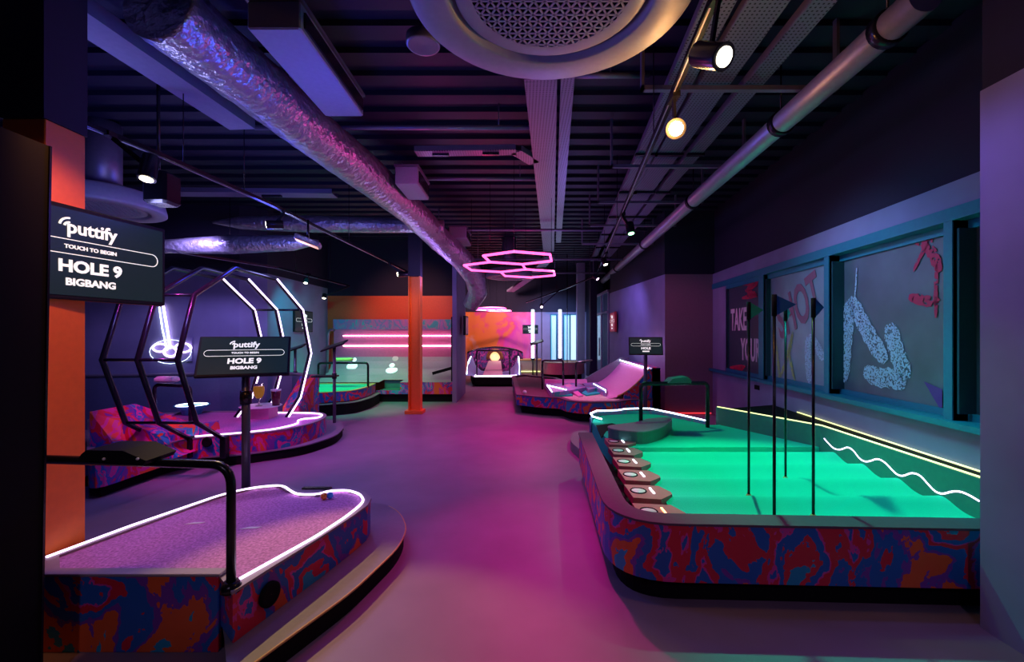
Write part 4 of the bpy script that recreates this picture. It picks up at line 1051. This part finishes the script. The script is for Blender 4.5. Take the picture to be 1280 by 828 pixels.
duct([(*a, .08), (*a.lerp(b, .5), .13), (*a.lerp(b, .85), .11), (*b, .03)], 'short silver lagged duct below the cross duct on the left')
# cable trays
def tray(P, wd, label, h=.05, name='cable_tray'):
    t = thing(name, label, 'cable tray', P[0])
    mb = MB(); 
    n = len(P)
    for i in range(n-1):
        a, b = Vector(P[i]), Vector(P[i+1]); mb.bar(a, b, wd, .012)
    mb.build('perforated_base', M['tray'], t)
    for s_ in (-1, 1):
        m2 = MB()
        for i in range(n-1):
            a, b = Vector(P[i]), Vector(P[i+1]); d_ = (b-a).normalized(); s2 = Vector((d_.y, -d_.x, 0))*s_*wd/2
            m2.bar(a+s2+Vector((0, 0, h/2)), b+s2+Vector((0, 0, h/2)), .006, h)
        m2.build('side_flange', M['galv'], t)
    a, b = Vector(P[0]), Vector(P[-1]); L = (b-a).length; k = max(2, int(L/1.1))
    for i in range(k):
        c_ = a.lerp(b, (i+.5)/k) if n == 2 else Vector(P[0]).lerp(Vector(P[1]), (i+.5)/k)
        MB().box((c_.x-wd*.62, c_.y-.02, c_.z-.03), (c_.x+wd*.62, c_.y+.02, c_.z-.006)).build('bracket', M['blackmetal'], t)
    return t
z = 3.3
def tz(a, b, z): v = az(a, b, z); return (v.x, v.y, v.z)
tray([(.13, 2.0, z), (.155, 3.3, z), (.66, 10.1, z)], .24, 'wide perforated cable tray running down the middle of the ceiling')
tray([(.34, 2.5, z+.06), (.36, 3.3, z+.06), (.82, 9.4, z+.06)], .10, 'narrow dark channel beside the middle cable tray')
tray([(.69, 10.3, 3.2), (.35, 12.2, 3.0), (-.3, 13.5, 2.7)], .24, 'perforated cable tray bending left beyond the hexagon light')
tray([tz(520, 192, z), tz(645, 190, z), tz(668, 204, z)], .14, 'short perforated tray branching left from the middle cable tray')
tray([(-5.6, 5.6, 3.2), (-2.4, 5.7, 3.2)], .2, 'perforated cable tray crossing the ceiling at the left')
for i, (xa, xb2, wd) in enumerate(((1.25, 1.58, .17), (1.52, 1.84, .22), (1.83, 2.13, .13))):
    def lx(Y): return xa+(xb2-xa)*(Y-3.11)/1.67
    tray([(lx(1.4)*1, 1.4, 3.15), (lx(11) if False else xa+(xb2-xa)*(4.78-3.11)/1.67+.35, 9.8, 3.15)] if False else [(xa-.28, 1.4, 3.15), (xa+.52-.17*i, 10.5, 3.15)], wd, ('perforated cable tray nearest the right track', 'wide perforated cable tray, middle one of the right three', 'perforated cable tray nearest the right ceiling pipe')[i])
for i, Y in enumerate((1.9, 3.0, 4.4, 5.6, 6.8, 8.2)):
    o = MB().box((.75+.08*i, Y, 3.07), (2.1+.08*i, Y+.04, 3.10)).box((.75+.08*i, Y, 3.07), (.77+.08*i, Y+.04, 3.56)).box((2.08+.08*i, Y, 3.07), (2.1+.08*i, Y+.04, 3.56)).build('support_rail', M['galv'])
    tag(o, ['nearest', 'second', 'third', 'fourth', 'fifth', 'farthest'][i]+' cross channel from the camera under the right cable trays', 'support rail', 'channels under the right cable trays')
# steel pipe at the right
a, b = Vector(tz(1157, -6, 3.0)), Vector(tz(752, 353, 3.0))
t = thing('ceiling_pipe', 'long round grey steel pipe under the ceiling on the right', 'pipe', a)
MB().tube([a, a.lerp(b, .5), b], .078, 24).build('pipe', M['steel'], t)
for k in (.02, .11, .28, .5, .75):
    c_ = a.lerp(b, k); d_ = (b-a).normalized()
    MB().tube([c_-d_*.03, c_+d_*.03], .092, 20).build('pipe_clamp', M['blackmetal'], t)
    MB().tube([c_+Vector((0, 0, .09)), (c_.x, c_.y, 3.58)], .006, 6).build('hanger_rod', M['blackmetal'], t)
# thin pipes across
for i, (Y, z_, x0, x1) in enumerate(((4.15, 3.35, -2.5, .1), (3.4, 3.4, .3, 1.0), (5.6, 3.38, -1.8, .3), (7.6, 3.2, -1.7, 2.2), (9.4, 3.0, -1.2, 2.2), (10.8, 2.9, -1.2, 2.1))):
    o = MB().tube([(x0, Y, z_), (x1, Y, z_)], .022, 10).tube([(x0+.3, Y, z_), (x0+.3, Y, 3.58)], .006, 6).tube([(x1-.3, Y, z_), (x1-.3, Y, 3.58)], .006, 6).build('conduit', M['galv'])
    tag(o, ['thin conduit crossing from the silver duct to the middle cable tray', 'short thin conduit between the middle tray and the right track', 'thin conduit crossing just before the middle tray reaches the hexagon light', 'full width thin conduit above the pink hexagon light', 'full width thin conduit just beyond the hexagon light', 'farthest full width thin conduit under the ceiling'][i], 'conduit', 'conduits crossing the ceiling')
# beams and bulky units on the left
BM = mat('blue_grey_soffit', (.28, .28, .38), .6)
a, b = Vector(tz(75, 0, 3.3)), Vector(tz(303, 155, 3.3))
o = MB().bar(a, b, .24, .10).build('cable_trough', BM); tag(o, 'pale grey trough slanting across the top left of the ceiling', 'trough')
p = tz(30, 12, 3.2); o = MB().box((-3.0, 2.0, 3.25), (-1.95, 2.35, 3.45), .01).build('duct_box', BM); tag(o, 'grey box duct at the top left corner', 'duct box')
def unit(pa, wd, ln, ht, label, z_):
    v = Vector(tz(*pa, z_)); t = thing('fan_unit', label, 'fan unit', v)
    MB().box((v.x-wd/2, v.y, v.z), (v.x+wd/2, v.y+ln, v.z+ht), .008).build('casing', BM, t)
    MB().box((v.x+wd/2, v.y+.04, v.z+.03), (v.x+wd/2+.012, v.y+ln-.04, v.z+ht-.04)).build('side_grille', M['blackmetal'], t)
    MB().box((v.x-wd/2-.01, v.y-.01, v.z+ht), (v.x+wd/2+.01, v.y+ln+.01, v.z+ht+.02)).build('lid', M['galv'], t)
unit((342, 36, ), .30, 1.0, .16, 'long grey box unit beside the silver duct at the top', 3.12)
unit((508, 230), .26, .6, .2, 'grey box unit on the right side of the silver duct', 3.1)
unit((572, 298), .3, .7, .2, 'grey box unit beyond, beside the silver duct', 3.05)
# pink hexagon lights
def hexlight(x, y, z, r, rot, label):
    t = thing('hexagon_light', label, 'light', (x, y, z))
    s3 = math.sqrt(3)
    done = set()
    cs_ = [(0, 0), (-r*s3/2, r*1.5), (0, r*3)]
    for cxh, cyh in cs_:
        tb_ = MB()
        vs_ = []
        for k in range(6):
            a = PI/6+k*PI/3; vx, vy = cxh+r*math.cos(a), cyh+r*math.sin(a)
            vs_.append((vx, vy))
        for k in range(6):
            p0, p1 = vs_[k], vs_[(k+1) % 6]; key = (round((p0[0]+p1[0]), 2), round(p0[1]+p1[1], 2))
            if key in done: continue
            done.add(key)
            R2 = lambda p: (x+p[0]*math.cos(rot)-p[1]*math.sin(rot), y+p[0]*math.sin(rot)+p[1]*math.cos(rot), z)
            tb_.tube([R2(p0), R2(p1)], .017, 8)
        tb_.build('hexagon', M['hexpink'], t)
        R2 = lambda p: (x+p[0]*math.cos(rot)-p[1]*math.sin(rot), y+p[0]*math.sin(rot)+p[1]*math.cos(rot), z)
        for k in (0, 2, 4):
            q0 = R2(vs_[k]); MB().tube([(q0[0], q0[1], z+.02), (q0[0], q0[1], 3.55)], .003, 5).build('suspension_wire', M['blackmetal'], t)
hexlight(-.02, 5.92, 2.42, .50, -.108, 'pink neon light of three joined hexagons hanging over the aisle')
hexlight(-.75, 11.9, 2.10, .40, -.1, 'distant pink hexagon light hanging before the mural')
# lighting tracks and spot heads
def track(pts, label):
    mb = MB()
    for i in range(len(pts)-1): mb.bar(pts[i], pts[i+1], .035, .03)
    t = thing('lighting_track', label, 'track', pts[0]); mb.build('rail', M['blackmetal'], t)
    m2 = MB()
    for i in range(len(pts)-1): m2.bar(Vector(pts[i])-Vector((0.008, 0, .017)), Vector(pts[i+1])-Vector((.008, 0, .017)), .006, .004)
    m2.build('conductor', M['steel'], t)
    for i in range(len(pts)-1):
        for k in (.2, .7):
            c_ = Vector(pts[i]).lerp(Vector(pts[i+1]), k); MB().tube([c_, (c_.x, c_.y, 3.58)], .004, 5).build('hanger_wire', M['blackmetal'], t)
track([(-2.95, 1.2, 2.7), tz(190, 189, 2.7), tz(340, 256, 2.7), tz(560, 365, 2.72)], 'long black lighting track on the left side of the ceiling')
track([(.68, 1.0, 2.72), (.80, 2.05, 2.72), (1.34, 6.75, 2.72), (1.72, 9.9, 2.72), (1.2, 11.5, 2.6), (.2, 13.8, 2.4)], 'long black lighting track on the right curving away to the far end')
track([(-5.2, 5.0, 2.55), (-4.0, 7.3, 2.5), (-3.6, 9.2, 2.42)], 'short black lighting track over the alcove at the far left')
LT = [(-2.95, 1.2), (tz(190, 189, 2.7)[0], tz(190, 189, 2.7)[1]), (tz(340, 256, 2.7)[0], tz(340, 256, 2.7)[1]), (tz(560, 365, 2.72)[0], tz(560, 365, 2.72)[1])]
RT = [(.68, 1.0), (.80, 2.05), (1.34, 6.75), (1.72, 9.9), (1.2, 11.5), (.2, 13.8)]
def trackx(px_, x, y):
    if px_ in (382, 405): return -4.0+.4*(y-7.3)/1.9
    T_ = LT if px_ < 640 else RT
    for (xa, ya), (xb_, yb2) in zip(T_, T_[1:]):
        if ya <= y <= yb2: return xa+(xb_-xa)*(y-ya)/(yb2-ya)
    return x
def spothead(px_, py_, Y, dr_, lens, r, label, L=.14, tz_=2.70):
    c_ = at(px_, py_, Y); dv_ = Vector(dr_).normalized()
    t = thing('track_spotlight', label, 'spotlight', c_, 'track spotlights')
    a = c_-dv_*L
    MB().tube([a, a+dv_*.01, c_-dv_*.01, c_], [r*.85, r, r, r*1.04], 20).build('housing', M['blackmetal'], t)
    MB().tube([c_+dv_*.0005, c_+dv_*.004], r*.72, 20).build('lens', lens, t)
    MB().tube([c_-dv_*.004, c_+dv_*.008], [r*1.06, r*1.02], 20).build('bezel', M['blackmetal'], t) if False else None
    m_ = c_-dv_*L*.5; top = Vector((trackx(px_, m_.x, m_.y), m_.y, tz_-.02))
    MB().bar(m_, top, .012, .03).build('bracket', M['blackmetal'], t)
    MB().box((top.x-.02, top.y-.05, top.z-.0), (top.x+.02, top.y+.05, top.z+.03)).build('adapter', M['blackmetal'], t)
    del t['group']
spothead(905, 71, 1.62, (.30, -.62, -.45), M['lens'], .047, 'large black spotlight with a warm lens at the top right', .15)
spothead(845, 161, 2.35, (-.25, -1, -.42), M['lens_hot'], .05, 'dazzling warm spotlight pointing at the viewer', .13)
spothead(789, 292, 4.75, (.1, -.3, -1), M['lens_green'], .045, 'spotlight with a green lens over the green hole', .13)
spothead(757, 331, 7.0, (.3, -.3, -1), M['lens'], .045, 'spotlight on the right track above the pink ramp', .12)
spothead(747, 349, 8.6, (.5, -.3, -.6), M['led_pink'], .045, 'pink lit spotlight on the right track before the doors', .12)
spothead(677, 384, 11.8, (0, -.6, -.6), M['led_pink'], .05, 'far pink lit spotlight at the end of the right track', .1, 2.6)
spothead(183, 224, 2.85, (.02, -.25, -1), M['lens'], .05, 'black spotlight shining straight down on the left track', .17)
spothead(333, 281, 4.6, (-1, -.45, -.12), M['lens'], .045, 'black spotlight pointing left beside the lagged duct', .16)
spothead(497, 343, 8.0, (-1, -.5, -.1), M['lens'], .05, 'red lit spotlight pointing left above the orange steel column', .18)
spothead(560, 376, 11, (.5, -.2, -1), M['led_pink'], .05, 'spotlight at the far end of the left track', .2, 2.7)
spothead(382, 354, 8.0, (0, -.3, -1), M['lens'], .045, 'small spotlight above the teal lit left wall', .1, 2.5)
spothead(405, 373, 9.2, (0, -.3, -1), M['lens'], .045, 'small spotlight at the corner of the orange wall', .1, 2.42)
t = thing('flood_light', 'flat rectangular flood light on the left track', 'flood light', at(385, 302, 5.0))
c_ = at(385, 302, 5.0)
Mx = Matrix.Translation(c_) @ Matrix.Rotation(.35, 4, 'Z') @ Matrix.Rotation(.35, 4, 'Y')
MB(Mx).box((-.14, -.09, -.03), (.14, .09, .03), .01).build('housing', M['foil'], t)
MB(Mx).box((-.12, -.07, -.034), (.12, .07, -.03)).build('lens', emis('orange_lens', (1, .4, .15), 1.2), t)
MB().tube([c_, (c_.x, c_.y, 2.7)], .012, 6).build('bracket', M['blackmetal'], t)
t = thing('flood_light', 'dark boxy projector hanging behind the left spotlight', 'projector', at(196, 235, 3.3))
c_ = at(198, 235, 3.3)
MB().box((c_.x-.09, c_.y-.05, c_.z-.12), (c_.x+.09, c_.y+.12, c_.z+.12), .02).build('casing', M['blackmetal'], t)
MB().tube([(c_.x, c_.y, c_.z+.1), (c_.x, c_.y, 3.58)], .012, 6).build('drop_rod', M['blackmetal'], t)
# warm lamp glare light on the services around it
c_ = at(845, 161, 2.25); pt((c_.x, c_.y-.04, c_.z), (1, .42, .10), 13, .05)
